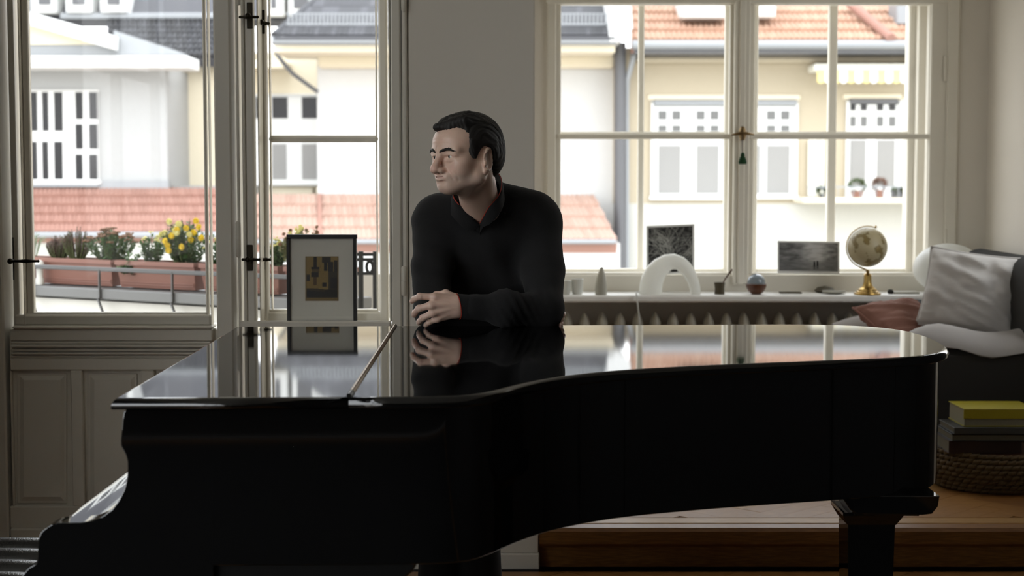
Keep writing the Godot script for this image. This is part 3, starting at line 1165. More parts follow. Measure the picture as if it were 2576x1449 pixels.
	# low pink tile roof
	tiled_roof(b, "clay_tile", at(642, 604, 31.4), at(1552, 606, 31.4), at(642, 490, 33.6) - at(642, 604, 31.4), 68, 4, [A.clay_pale, A.clay_pale, A.clay_blush], A.clay, 0.016)
	m = M.new()
	m.bar(at(804, 604, 31.3), at(804, 490, 33.5), 0.10, 0.08, 0.02)
	put(m, "verge_tiles", A.clay, b)
	m = M.new()
	box_px(m, 640, 603, 1552, 614, 31.2, 0.2, 0.03)
	put(m, "gutter", A.zinc, b)
	m = M.new()
	box_px(m, 640, 612, 1552, 2200, 31.5, 1.5)
	put(m, "wall", A.plaster_white, b)
	# white fire wall between the roofs
	m = M.new()
	poly_px(m, [Vector2(1521, -120), Vector2(1580, -120), Vector2(1592, 72), Vector2(1560, 106), Vector2(1534, 106)], 32.0, 1.4, 0.02)
	put(m, "fire_wall", A.plaster_white, b)

	# ---- cream house
	var c := thing("cream_house", "cream house with orange tiled roof, white windows and yellow awning", "house", Vector3(5, -9, -34.5))
	var E := 33.6
	m = M.new()
	box_px(m, 1546, 120, 2620, 512, E, 3.0)
	put(m, "wall", A.plaster_beige, c)
	m = M.new()
	box_px(m, 1546, 512, 2620, 2200, E, 3.0)
	put(m, "wall", A.plaster_pale, c)
	m = M.new()
	box_px(m, 1600, 140, 2620, 157, E - 0.35, 0.4, 0.05)
	put(m, "cornice", A.plaster_beige, c)
	m = M.new()
	var gl0 := at(1596, 124, 32.5)
	var gl1 := at(2620, 124, 32.5)
	m.box(Vector3((gl0.x + gl1.x) / 2, gl0.y - 0.03, -33.2), Vector3(gl1.x - gl0.x, 0.1, 1.4), 0.0)
	put(m, "soffit", A.zinc_dark, c)
	m = M.new()
	m.tube([at(1590, 113, 32.45), at(2620, 113, 32.45)], [0.095], 10)
	put(m, "gutter", A.zinc, c)
	tiled_roof(c, "clay_tile", at(1588, 102, 32.6), at(2400, 102, 32.6), at(1588, -8, 35.4) - at(1588, 102, 32.6), 58, 5, [A.clay_orange, A.clay_orange, A.clay_amber], A.clay, 0.02, 14)
	for x: Array in [[1716, 1828, -40, 46], [1884, 1952, -40, 44]]:
		m = M.new()
		box_px(m, x[0], x[2], x[1], x[3], 33.2, 1.5, 0.04)
		put(m, "roof_light", A.house_trim, c)
	m = M.new()
	m.tube([at(2138, 8, 34.2), at(2242, 96, 32.4)], [0.10], 8)
	put(m, "hip_tiles", A.clay_dark, c)
	m = M.new()
	box_px(m, 2258, -60, 2292, 62, 33.4, 0.8, 0.03)
	put(m, "chimney", A.zinc, c)
	m = M.new()
	m.tube([at(1560, 108, 33.2), at(1560, 760, 33.2)], [0.125], 12)
	put(m, "drainpipe", A.zinc_dark, c)
	m = M.new()
	m.tube([at(1596, 122, 33.1), at(1592, 150, 33.1), at(1578, 200, 33.2), at(1576, 250, 33.3), at(1576, 760, 33.3)], [0.06], 10)
	put(m, "drainpipe", A.zinc, c)
	# windows with paned upper lights and curtains
	for w: Array in [[1638, 1826, [[1656, 1712], [1752, 1808]], 268, 498], [1880, 2006, [[1900, 1912], [1929, 1986]], 268, 496]]:
		var ps := []
		for x: Array in w[2]:
			var xm: float = (x[0] + x[1]) / 2.0
			if x[1] - x[0] > 30:
				for y: Array in [[279, 301], [315, 331]]:
					ps.append([x[0], y[0], xm - 7, y[1], A.house_glass_pale]); ps.append([xm + 7, y[0], x[1], y[1], A.house_glass_pale])
			ps.append([x[0], 366, x[1], 487, A.curtain])
		far_window(c, E, [w[0], w[3] - 14, w[1], w[4]], ps)
		m = M.new()
		box_px(m, w[0] + 6, 251, w[1], 266, E - 0.12, 0.15, 0.03)
		put(m, "shutter_box", A.zinc, c)
		m = M.new()
		box_px(m, w[0] - 8, 238, w[1] + 8, 252, E - 0.05, 0.1, 0.02)
		put(m, "lintel", A.plaster_cream, c)
	var p3 := []
	for x: Array in [[2139, 2153], [2165, 2181], [2206, 2222], [2236, 2253]]:
		p3.append([x[0], 262, x[1], 278, gl]); p3.append([x[0], 293, x[1], 318, A.house_glass_pale])
	p3.append([2139, 352, 2177, 470, A.curtain]); p3.append([2206, 352, 2250, 470, A.curtain])
	far_window(c, E, [2130, 252, 2268, 500], p3)
	m = M.new()
	box_px(m, 2138, 248, 2262, 262, E - 0.1, 0.13, 0.02)
	put(m, "shutter_box", A.zinc_dark, c)
	m = M.new()
	box_px(m, 2122, 236, 2276, 250, E - 0.05, 0.1, 0.02)
	box_px(m, 2268, 236, 2290, 500, E - 0.05, 0.1, 0.02)
	put(m, "lintel", A.plaster_cream, c)
	# folded white shutters
	for k in 4:
		m = M.new()
		box_px(m, 2034 + k * 10, 352, 2043 + k * 10, 494, E - 0.12 - 0.05 * (k % 2), 0.06, 0.01)
		put(m, "shutter_slat", A.awning_white, c)
	# awning with a scalloped valance
	m = M.new()
	box_px(m, 2048, 160, 2420, 178, 32.8, 0.7, 0.03)
	put(m, "awning_case", A.awning_white, c)
	for k in 13:
		m = M.new()
		var q := [Vector2(2056 + k * 19.0, 178), Vector2(2056 + k * 19.0, 202)]
		for j in 7:
			var ang := PI - PI * j / 6.0
			q.append(Vector2(2065.5 + k * 19.0 + cos(ang) * 9.5, 202 + sin(ang) * 8.0))
		q.append(Vector2(2075 + k * 19.0, 178))
		poly_px(m, q, 32.75, 0.05)
		put(m, "valance_scallop", A.awning_cloth if k % 2 == 0 else A.awning_white, c)
	# balcony with pots
	m = M.new()
	box_px(m, 2020, 498, 2480, 512, 32.4, 1.2, 0.03)
	put(m, "balcony_slab", A.plaster_cream, c)
	m = M.new()
	m.bar(at(2030, 470, 32.45), at(2480, 470, 32.45), 0.03, 0.03)
	put(m, "balcony_rail", A.zinc, c)
	for k in 24:
		m = M.new()
		m.bar(at(2032 + k * 19, 470, 32.45), at(2032 + k * 19, 500, 32.45), 0.015, 0.015)
		put(m, "balcony_bar", A.zinc, c)
	for pt: Array in [[2068, 22, 28, "grey balcony pot with a small plant beside the white shutters", 0], [2156, 44, 46, "round clay balcony pot with grey-green plant below the paned window", 0], [2212, 34, 50, "tall clay balcony pot with reddish plant below the paned window", 1], [2262, 40, 26, "long dark balcony planter beside the clay pots", 0]]:
		var ptd := 32.7
		var base := at(pt[0], 499, ptd)
		var t := thing("balcony_pot", pt[3], "potted plant", base, "pots on the far balcony")
		var pw: float = pt[1] * ptd / F / 2
		var ph: float = pt[2] * ptd / F
		m = M.new()
		if pt[1] == 40:
			m.box(base + Vector3(0, ph * 0.4, 0), Vector3(pw * 2, ph * 0.8, 0.2), 0.02)
		else:
			m.lathe([Vector2(0, 0), Vector2(pw * 0.55, 0), Vector2(pw * 0.78, ph * 0.4), Vector2(pw * 0.7, ph * 0.42), Vector2(0, ph * 0.4)], 14, Transform3D(Basis.IDENTITY, base))
		put(m, "pot", A.clay_dark if pt[4] or pt[0] == 2156 else A.zinc_dark, t)
		m = M.new()
		for k in 90:
			var dv := Vector3(rng.randf_range(-1, 1), rng.randf_range(-0.3, 1), rng.randf_range(-1, 1)).normalized()
			m.leaf(base + Vector3(0, ph * 0.66, 0) + dv * Vector3(pw * 0.7, ph * 0.25, pw * 0.7), dv, dv.cross(Vector3(0.3, 0.5, 0.8)).normalized(), 0.09, 0.03)
		put(m, "foliage", A.far_plant_red if pt[4] else A.far_plant, t)

# ---------------------------------------------------------------- own balcony
func build_balcony():
	var s := mat("terracotta_plastic", Color(0.50, 0.335, 0.285), 0.55)
	s = mat("ledge_metal", Color(0.42, 0.42, 0.415), 0.5, 0.2)
	s = mat("rail_paint", Color(0.33, 0.33, 0.33), 0.5, 0.3)
	s = mat("parapet", Color(0.84, 0.83, 0.80), 0.9)
	s = mat("soil", Color(0.12, 0.09, 0.07), 1.0)
	for g: Array in [["leaf_green", Color(0.23, 0.34, 0.16)], ["leaf_pale", Color(0.62, 0.68, 0.58)], ["leaf_olive", Color(0.38, 0.38, 0.18)], ["heather", Color(0.38, 0.27, 0.29)], ["sedum_head", Color(0.45, 0.32, 0.22)], ["petal_yellow", Color(0.86, 0.74, 0.14)], ["petal_cream", Color(0.85, 0.82, 0.55)], ["stem", Color(0.30, 0.33, 0.18)]]:
		s = mat(g[0], g[1], 0.7)
		s.backlight_enabled = true
		s.backlight = Color(g[1].r * 0.6, g[1].g * 0.6, g[1].b * 0.5)
	# the parapet runs at an angle: nearer on the right
	var pa := at(20, 704, 8.75)
	var dirv := (at(560, 727, 7.95) - pa)
	dirv.y = 0
	dirv = dirv.normalized()
	var nrm := Vector3(-dirv.z, 0, dirv.x)
	if nrm.z < 0: nrm = -nrm
	var top_h := 0.868
	var base := func(px: float) -> Vector3:
		# the point of the box line over this pixel column
		var r := at(px, 700, 1.0) - CAM
		var k := ((pa - CAM).cross(dirv)).y / (r.cross(dirv)).y
		var q := CAM + r * k
		q.y = top_h
		return q
	var fl := struct("floor_balcony", Vector3(-1, 0, -7), "grey balcony floor outside the left windows")
	var m := M.new()
	m.box(Vector3(-1.6, -0.1, -7.3), Vector3(3.4, 0.2, 3.0), 0.0)
	put(m, "slab", A.ledge_metal, fl)
	var wl := struct("wall_parapet", base.call(300) + Vector3(0, -top_h, 0), "pale balcony parapet with a grey metal coping")
	var b0: Vector3 = base.call(-160)
	var b1: Vector3 = base.call(890)
	var bas := Basis(dirv, Vector3.UP, dirv.cross(Vector3.UP))
	m = M.new()
	m.box((b0 + b1) / 2 + Vector3(0, -top_h / 2 - 0.06, 0), Vector3(b0.distance_to(b1), top_h - 0.03, 0.20), 0.0, bas)
	put(m, "wall", A.parapet, wl)
	m = M.new()
	m.box((b0 + b1) / 2 + Vector3(0, -0.035, 0), Vector3(b0.distance_to(b1), 0.055, 0.30), 0.006, bas)
	put(m, "coping", A.ledge_metal, wl)
	# railing that holds the boxes
	var rl := thing("box_railing", "grey iron rail with bent brackets holding the flower boxes", "railing", base.call(260) + nrm * 0.15)
	m = M.new()
	var off := nrm * 0.155
	m.bar(base.call(-150) + off + Vector3(0, 0.095, 0), base.call(880) + off + Vector3(0, 0.095, 0), 0.012, 0.022, 0.003)
	put(m, "rail", A.rail_paint, rl)
	for x: float in [-95, 84, 253, 435, 620, 790]:
		m = M.new()
		var p: Vector3 = base.call(x + 52) + off
		m.tube([p + Vector3(0, 0.095, 0), p + Vector3(0, -0.052, 0), p + Vector3(0, -0.062, 0) + nrm * 0.01, p + Vector3(0, -0.145, 0) + nrm * 0.03 + dirv * 0.06, p + Vector3(0, -0.2, 0) + nrm * 0.03 + dirv * 0.06], [0.010], 8, 0.7)
		put(m, "bracket", A.rail_paint, rl)
	# flower boxes
	for k in 5:
		var x0: float = [-130.0, 112.0, 318.0, 528.0, 740.0][k]
		var x1: float = [98.0, 308.0, 516.0, 726.0, 880.0][k]
		var a: Vector3 = base.call(x0)
		var b: Vector3 = base.call(x1)
		var lb: String = ["terracotta flower box with pale striped grass, behind the white lantern", "terracotta flower box with heather and sedum", "terracotta flower box with yellow chrysanthemums", "terracotta flower box with small orange bush, behind the picture frame", "terracotta flower box at the end of the railing"][k]
		var t := thing("flower_box", lb, "flower box", (a + b) / 2, "terracotta flower boxes")
		m = M.new()
		var L := a.distance_to(b)
		var ce := (a + b) / 2
		var lo := []
		for r: Array in [[0.0, 0.055, -0.012], [0.10, 0.072, 0.0], [0.115, 0.074, 0.0], [0.116, 0.084, 0.006], [0.138, 0.084, 0.006], [0.138, 0.072, -0.004], [0.118, 0.07, -0.006]]:
			var q := PackedVector3Array()
			for sg: Array in [[-1, -1], [1, -1], [1, 1], [-1, 1]]:
				q.append(ce + Vector3(0, r[0], 0) + dirv * sg[0] * (L / 2 - 0.006 + r[2]) + nrm * sg[1] * r[1])
			lo.append(q)
		m.loft(lo, true, false, false)
		put(m, "box", A.terracotta_plastic, t)
		m = M.new()
		for yy: float in [0.018, 0.03]:
			m.bar(a + Vector3(0, yy, 0) + nrm * (0.059 + yy * 0.12) + dirv * 0.02, b + Vector3(0, yy, 0) + nrm * (0.059 + yy * 0.12) - dirv * 0.02, 0.006, 0.005)
		put(m, "rib", A.terracotta_plastic, t)
		m = M.new()
		m.box(ce + Vector3(0, 0.11, 0), Vector3(L - 0.03, 0.012, 0.13), 0.0, bas)
		put(m, "soil", A.soil, t)
	var soil := 0.115
	# plants: [pixel x, half width px, height px, kind, label]
	plant(base.call(82) + Vector3(0, soil, 0), 0.08, 0.21, "grass", "pale striped grass in the flower box behind the white lantern", "ornamental grass")
	plant(base.call(150) + Vector3(0, soil, 0), 0.075, 0.14, "heather", "dark heather beside the white lantern", "heather")
	plant(base.call(196) + Vector3(0, soil, 0), 0.085, 0.19, "heather", "tall purple heather next to the brown sedum", "heather")
	plant(base.call(282) + Vector3(0, soil, 0), 0.135, 0.19, "sedum", "round green sedum with brown flower heads", "sedum")
	plant(base.call(350) + Vector3(0, soil - 0.02, 0) + nrm * 0.06, 0.055, 0.10, "ivy", "trailing green plant at the corner of the flower box", "trailing plant")
	plant(base.call(385) + Vector3(0, soil, 0), 0.065, 0.17, "leafy", "upright green plant with cream buds beside the yellow flowers", "leafy plant")
	plant(base.call(468) + Vector3(0, soil, 0), 0.135, 0.25, "mum", "yellow flowering chrysanthemum bush in the flower box", "chrysanthemum")
	plant(base.call(552) + Vector3(0, soil, 0), 0.08, 0.15, "leafy", "green leafy plant behind the window post", "leafy plant")
	plant(base.call(700) + Vector3(0, soil, 0), 0.06, 0.15, "leafy", "small green plant beside the picture frame", "leafy plant")
	plant(base.call(770) + Vector3(0, soil, 0), 0.135, 0.225, "marigold", "round bush with orange buds above the picture frame", "flowering bush")
	# white lantern between the boxes
	var lp: Vector3 = base.call(140) + nrm * 0.11
	m = M.new()
	m.lathe([Vector2(0, 0), Vector2(0.022, 0), Vector2(0.023, 0.03), Vector2(0.018, 0.04), Vector2(0.019, 0.085), Vector2(0.024, 0.095), Vector2(0.024, 0.115), Vector2(0.012, 0.13), Vector2(0, 0.132)], 16, Transform3D(Basis.IDENTITY, lp + Vector3(0, -0.005, 0)))
	solo(m, "garden_lantern", A.white_gloss, "small white lantern standing between the flower boxes", "lantern")
	# iron chair back at the end of the balcony
	var cb := at(921, 690, 7.35)
	var ch := thing("iron_chair", "dark wrought iron chair back beside the picture frame", "chair", Vector3(cb.x, 0, cb.z))
	m = M.new()
	for yy: float in [640, 653, 688]:
		m.bar(at(885, yy, 7.35), at(944, yy, 7.35), 0.014, 0.014)
	put(m, "back_rail", A.iron, ch)
	for x: float in [893, 908, 944]:
		m = M.new()
		m.tube([at(x, 632, 7.35), at(x, 690, 7.35), Vector3(at(x, 690, 7.35).x, 0.0, -7.35)], [0.012], 8)
		put(m, "back_post", A.iron, ch)
	m = M.new()
	var loop := []
	for k in 13:
		var an := TAU * k / 12.0
		loop.append(at(930 + cos(an) * 8, 672 + sin(an) * 14, 7.35))
	m.tube(loop, [0.008], 6)
	put(m, "scroll", A.iron, ch)
	m = M.new()
	m.box(Vector3(cb.x - 0.02, 0.45, -7.55), Vector3(0.16, 0.02, 0.36), 0.006)
	put(m, "seat", A.iron, ch)
	for sx: float in [-0.07, 0.06]:
		m = M.new()
		m.tube([Vector3(cb.x - 0.02 + sx, 0.44, -7.71), Vector3(cb.x - 0.02 + sx, 0.0, -7.73)], [0.011], 8)
		put(m, "leg", A.iron, ch)
	# roughcast slab behind the chair
	m = M.new()
	box_px(m, 884, 690, 1010, 2000, 7.95, 0.1)
	var sc := put(m, "wall_balcony_end", A.parapet, self, "rough grey end wall of the balcony")
	sc.set_meta("kind", "structure")

func plant(p: Vector3, w: float, h: float, kind: String, label: String, category: String):
	var t := thing(category.replace(" ", "_"), label, category, p, "plants in the flower boxes")
	var st := M.new()
	var lf := M.new()
	var hd := M.new()
	var flowers := []
	var n_st: int = {"grass": 40, "heather": 90, "sedum": 46, "ivy": 16, "leafy": 18, "mum": 44, "marigold": 48}[kind]
	for k in n_st:
		var an := rng.randf() * TAU
		var rr := sqrt(rng.randf())
		var root := p + Vector3(cos(an) * w * 0.3 * rr, 0, sin(an) * w * 0.25 * rr)
		var lean := Vector3(cos(an) * rr, 0, sin(an) * rr * 0.6) * w
		var hh := h * (1.0 - 0.35 * rr * rr) * rng.randf_range(0.82, 1.05)
		if kind == "ivy":
			hh = h * rng.randf_range(-0.3, 0.9)
			lean.z = absf(lean.z)
		var tip := p + lean + Vector3(0, hh, 0)
		if kind == "grass":
			tip = p + lean * 1.4 + Vector3(0, hh * 0.8, 0)
			var md := root.lerp(tip, 0.5) + Vector3(0, hh * 0.35, 0)
			lf.tube([root, root.lerp(md, 0.6), md, md.lerp(tip, 0.6), tip], [0.002, 0.004, 0.005, 0.004, 0.001], 4, 0.3)
			continue
		var mid := root.lerp(tip, 0.5) + lean * 0.12
		st.tube([root, mid, tip], [0.0025, 0.002, 0.0012], 5)
		if kind == "heather":
			for j in 26:
				var q := root.lerp(tip, 0.25 + 0.75 * j / 26.0)
				var dv := Vector3(rng.randf_range(-1, 1), rng.randf_range(0.1, 1), rng.randf_range(-1, 1)).normalized()
				lf.leaf(q, dv, dv.cross(Vector3(0.2, 1, 0.3)).normalized(), 0.009, 0.003)
			continue
		var leaves := 20 if kind != "mum" else 26
		for j in leaves:
			var f := 0.12 + 0.8 * j / leaves
			var q := root.lerp(mid, f * 2.0) if f < 0.5 else mid.lerp(tip, f * 2.0 - 1.0)
			var dv := Vector3(rng.randf_range(-1, 1), rng.randf_range(-0.2, 0.8), rng.randf_range(-1, 1)).normalized()
			lf.leaf(q, dv, dv.cross(Vector3(0.2, 1, 0.3)).normalized(), rng.randf_range(0.02, 0.036), rng.randf_range(0.006, 0.011))
		match kind:
			"sedum":
				for j in 14:
					var dv := Vector3(rng.randf_range(-1, 1), rng.randf_range(0.0, 0.5), rng.randf_range(-1, 1))
					hd.ball(tip + dv * Vector3(0.016, 0.01, 0.016), Vector3(0.0048, 0.004, 0.0048), 6)
			"mum", "marigold":
				if k % (5 if kind == "mum" else 2) == 0: flowers.append(tip + Vector3(0, 0.0, 0.012))
			"leafy":
				if k % 2 == 0:
					for j in 5:
						var dv := Vector3(rng.randf_range(-1, 1), rng.randf_range(0, 1), rng.randf_range(-1, 1))
						hd.ball(tip + dv * 0.012, Vector3.ONE * 0.0045, 6)
	var lm: Material = {"grass": A.leaf_pale, "heather": A.heather, "sedum": A.leaf_green, "ivy": A.leaf_green, "leafy": A.leaf_green, "mum": A.leaf_green, "marigold": A.leaf_olive}[kind]
	if st.v.size(): put(st, "stems", A.stem, t).set_meta("kind", "stuff")
	if lf.v.size(): put(lf, "foliage", lm, t).set_meta("kind", "stuff")
	if hd.v.size(): put(hd, "flower_heads", A.sedum_head if kind == "sedum" else A.petal_cream, t).set_meta("kind", "stuff")
	if kind == "mum":
		# the open flowers the picture shows, facing the window
		for f: Array in [[445, 578], [457, 621], [432, 593], [480, 603], [493, 556], [500, 571], [421, 617], [468, 574], [424, 630], [506, 598], [415, 606], [487, 585]]:
			flowers.append(at(f[0], f[1], -p.z - 0.075))
	var fm := M.new()
	for ring in 3:
		var cnt := 13 - ring * 3
		for j in cnt:
			var an := TAU * (j + ring * 0.5) / cnt
			var dv := (Vector3(cos(an), sin(an), 0.15 + ring * 0.5)).normalized()
			fm.leaf(Vector3(0, 0, ring * 0.002), dv, Vector3(-sin(an), cos(an), 0), 0.017 - ring * 0.003, 0.004)
	fm.ball(Vector3(0, 0, 0.005), Vector3(0.005, 0.005, 0.004), 8)
	var fmesh := fm.build(Vector3.ZERO)
	var i := 0
	for q: Vector3 in flowers:
		var sc := 1.15 if kind == "mum" else 0.7
		var fb := Basis(Vector3(0, 1, 0), rng.randf_range(-0.6, 0.6)) * Basis(Vector3(1, 0, 0), rng.randf_range(-0.8, 0.2))
		var col: Material = A.petal_yellow if kind == "mum" and i >= 9 else A.petal_cream
		if kind == "marigold": col = A.petal_cream if i % 2 else A.sedum_head
		again(fmesh, "flower", col, t, Transform3D(fb.scaled(Vector3.ONE * sc), q))
		i += 1

# ---------------------------------------------------------------- grand piano
const LID := 1.003

func chaikin(p: PackedVector2Array, fix: Array) -> PackedVector2Array:
	var q := PackedVector2Array()
	var c := p.size()
	for i in c:
		if fix.has(p[i]):
			q.append(p[i])
			continue
		q.append(p[i].lerp(p[(i + c - 1) % c], 0.25))
		q.append(p[i].lerp(p[(i + 1) % c], 0.25))
	return q

func outward(p: PackedVector2Array) -> PackedVector2Array:
	# unit-offset direction per corner of a polygon (positive area order)
	var q := PackedVector2Array()
	var c := p.size()
	for i in c:
		var e0 := (p[i] - p[(i + c - 1) % c]).normalized()
		var e1 := (p[(i + 1) % c] - p[i]).normalized()
		var m := Vector2(e0.y, -e0.x) + Vector2(e1.y, -e1.x)
		m = m.normalized()
		q.append(m / maxf(0.4, m.dot(Vector2(e0.y, -e0.x))))
	return q

func lid_board(poly: PackedVector2Array, dirs: PackedVector2Array) -> M:
	var m := M.new()
	var loops := []
	for r: Array in [[0.0, 0.0], [0.003, -0.0006], [0.0065, -0.0025], [0.010, -0.006], [0.0125, -0.0105], [0.0135, -0.014], [0.0135, -0.020], [0.0115, -0.022], [-0.02, -0.022]]:
		var q := PackedVector3Array()
		for i in poly.size():
			var w: Vector2 = poly[i] + dirs[i] * float(r[0])
			q.append(Vector3(w.x, LID + r[1], w.y))
		loops.append(q)
	m.loft(loops, true, false)
	var ix := Geometry2D.triangulate_polygon(poly)
	for t in range(0, ix.size(), 3):
		var a := poly[ix[t]]
		var b := poly[ix[t + 1]]
		var c := poly[ix[t + 2]]
		m.tri_n(Vector3(a.x, LID, a.y), Vector3(b.x, LID, b.y), Vector3(c.x, LID, c.y), Vector3.UP, Vector3.UP, Vector3.UP, a, b, c)
	return m

func build_piano():
	var px := [[300, 1000.5], [980, 998], [1090, 997.2], [1150, 995.5], [1197, 991.5], [1244, 982.5], [1290, 970], [1353, 956], [1427, 944], [1536, 932.5], [1632, 926], [1780, 918.5], [1893, 913.5], [2091, 906], [2210, 901], [2279, 897.6], [2330, 892.5], [2362, 885], [2375, 876], [2372, 868.5], [2357, 859.5], [2329, 846.5], [2281, 833], [2231, 825.5], [2175, 820.8], [2091, 817.4], [1980, 816], [1840, 816.8], [600, 822]]
	var out := PackedVector2Array()
	for p: Array in px:
		var w := on_height(p[0], p[1], LID)
		out.append(Vector2(w.x, w.z))
	var nl := out[0]
	var fl := out[out.size() - 1]
	var sn3 := on_height(878, 999, LID)
	var sf3 := on_height(993, 822, LID)
	# seam ends lie on the outline
	var sn := nl.lerp(out[1], (sn3.x - nl.x) / (out[1].x - nl.x))
	var e0 := out[out.size() - 2]
	var sf := fl.lerp(e0, (sf3.x - fl.x) / (e0.x - fl.x))
	# put in an order with positive area in (x, z)
	var fixed := [nl, fl, out[1], e0]
	var sm := out
	for k in 3:
		sm = chaikin(sm, fixed)
	if Geometry2D.is_polygon_clockwise(sm):
		sm.reverse()
	var dirs := outward(sm)
	var dir_of := {}
	for i in sm.size():
		dir_of[sm[i]] = dirs[i]
	var near_dir := Vector2((out[1] - nl).y, -(out[1] - nl).x).normalized()
	if near_dir.y < 0: near_dir = -near_dir
	var far_dir := Vector2((e0 - fl).y, -(e0 - fl).x).normalized()
	if far_dir.y > 0: far_dir = -far_dir
	dir_of[sn] = near_dir
	dir_of[sf] = far_dir
	var main := PackedVector2Array()
	for p in sm:
		if p != nl and p != fl:
			main.append(p)
	# main begins after the seam: insert the seam ends where the left corners were
	var ordered := PackedVector2Array()
	var start := sm.find(nl)
	var step := 1
	var flap := PackedVector2Array()
	var cnt := sm.size()
	# walk once round: between nl and fl (through the tail) lies the main lid
	var forward: bool = sm[(start + 1) % cnt] != fl
	if forward:
		ordered.append(sn)
		var i := (start + 1) % cnt
		while sm[i] != fl:
			ordered.append(sm[i]); i = (i + 1) % cnt
		ordered.append(sf)
		flap = PackedVector2Array([nl, sn, sf, fl])
	else:
		ordered.append(sf)
		var i := (sm.find(fl) + 1) % cnt
		while sm[i] != nl:
			ordered.append(sm[i]); i = (i + 1) % cnt
		ordered.append(sn)
		flap = PackedVector2Array([fl, sf, sn, nl])
	var dv := PackedVector2Array()
	for p in ordered:
		dv.append(dir_of[p])
	var dvf := PackedVector2Array()
	for p in flap:
		dvf.append(dir_of[p])
	var t := thing("grand_piano", "black lacquered grand piano with closed lid", "piano", Vector3(0.1, 0, -3.9))
	var lid := put(lid_board(ordered, dv), "lid", A.lacquer, t)
	put(lid_board(flap, dvf), "lid_flap", A.lacquer, t)
	# long hinge over the seam
	var m := M.new()
	var h0 := Vector3(sn.x, LID + 0.0015, sn.y)
	var h1 := Vector3(sf.x, LID + 0.0015, sf.y)
	m.tube([h0.lerp(h1, 0.035), h1], [0.0052], 10)
	put(m, "lid_hinge", A.old_brass, t, "aged brass hinge rod")
	m = M.new()
	m.tube([h0 + Vector3(0, 0.0015, 0.006), h0.lerp(h1, 0.035)], [0.005], 10)
	m.ball(h0.lerp(h1, 0.035), Vector3(0.0068, 0.006, 0.0068), 10)
	put(m, "hinge_end", A.lacquer_matt, t)
	# bent rim
	var rim := PackedVector2Array()
	for i in sm.size():
		rim.append(sm[i] - dirs[i] * 0.011)
	var cutx := -0.66
	var clip := PackedVector2Array([Vector2(cutx, -9), Vector2(5, -9), Vector2(5, 0), Vector2(cutx, 0)])
	var cl := Geometry2D.intersect_polygons(rim, clip)
	rim = cl[0]
	m = M.new()
	var down := Basis(Vector3.RIGHT, Vector3(0, 0, 1), Vector3(0, -1, 0))
	m.prism(rim, Transform3D(down, Vector3(0, LID - 0.0221, 0)), LID - 0.0221 - 0.660, 0.002, 35.0)
	put(m, "rim", A.lacquer, t)
	# cheeks: the arm outline in the plane of the near side
	var arm_px := [[319, 1029], [312.6, 1037], [309, 1055], [307, 1080], [304.5, 1108], [305, 1121], [310.5, 1131], [318, 1146], [321.5, 1162], [322, 1180], [320.5, 1202], [312.6, 1232.5], [299.6, 1258.6], [282, 1282.4], [260.5, 1298], [234.5, 1309], [205, 1313.5], [148, 1314], [136, 1317], [124, 1323], [110.7, 1333], [103, 1342], [99, 1358], [96.4, 1406], [93, 1417], [74, 1428], [58, 1447], [56, 1470]]
	var dz := -on_height(300, 1000.5, LID).z + 0.012
	var prof := PackedVector2Array()
	for p: Array in arm_px:
		var w := at(p[0], p[1], dz)
		prof.append(Vector2(w.x, w.y))
	var arm := prof.duplicate()
	arm.append(Vector2(prof[prof.size() - 1].x + 0.02, 0.60))
	arm.append(Vector2(-0.60, 0.60))
	arm.append(Vector2(-0.60, prof[0].y))
	var zf := -(4.60)
	# both cheeks follow the line of the rim they continue
	var el := PackedVector2Array()
	for q in arm:
		el.append(Vector2(q.x - nl.x, q.y))
	for k in 2:
		var e: Vector2 = (out[1] - nl if k == 0 else e0 - fl).normalized()
		var o: Vector2 = (nl - near_dir * 0.0108) if k == 0 else (fl - far_dir * 0.0108)
		m = M.new()
		var bs := Basis(Vector3(e.x, 0, e.y), Vector3.UP, Vector3(e.x, 0, e.y).cross(Vector3.UP))
		var start3 := Vector3(o.x, 0, o.y) - bs.z * (0.06 if k == 0 else 0.0)
		m.prism(el, Transform3D(bs, start3), 0.06, 0.0015)
		put(m, "cheek", A.lacquer, t)
	# fallboard closed over the keys: the same line a little lower
	var fb := PackedVector2Array()
	for i in range(8, 19):
		fb.append(prof[i] + Vector2(0.010, -0.006) if i < 16 else prof[i] + Vector2(0.004, -0.004))
	fb.append(prof[18] + Vector2(0.004, -0.022))
	fb.append(Vector2(-0.61, prof[18].y - 0.022))
	fb.append(Vector2(-0.61, prof[8].y - 0.006))
	m = M.new()
	m.prism(fb, Transform3D(Basis.IDENTITY, Vector3(0, 0, zf + 0.061)), -dz - 0.061 - zf - 0.061, 0.001, 50.0)
	put(m, "fallboard", A.lacquer, t)
	m = M.new()
	var ks := PackedVector2Array()
	for i in range(19, 24):
		ks.append(prof[i] + Vector2(0.006, -0.006))
	ks.append(Vector2(prof[23].x + 0.006, 0.61)); ks.append(Vector2(-0.62, 0.61)); ks.append(Vector2(-0.62, prof[19].y - 0.03))
	m.prism(ks, Transform3D(Basis.IDENTITY, Vector3(0, 0, zf + 0.061)), -dz - 0.061 - zf - 0.061, 0.002)
	put(m, "key_slip", A.lacquer, t)
	m = M.new()
	var kb := PackedVector2Array([Vector2(-0.94, 0.665), Vector2(-0.19, 0.665), Vector2(-0.20, 0.645), Vector2(-0.215, 0.632), Vector2(-0.225, 0.60), Vector2(-0.94, 0.60)])
	m.prism(kb, Transform3D(Basis.IDENTITY, Vector3(0, 0, zf + 0.02)), -dz - 0.02 - zf - 0.02, 0.004)
	put(m, "key_bed", A.lacquer_matt, t)
	# board behind the fallboard, under the flap
	m = M.new()
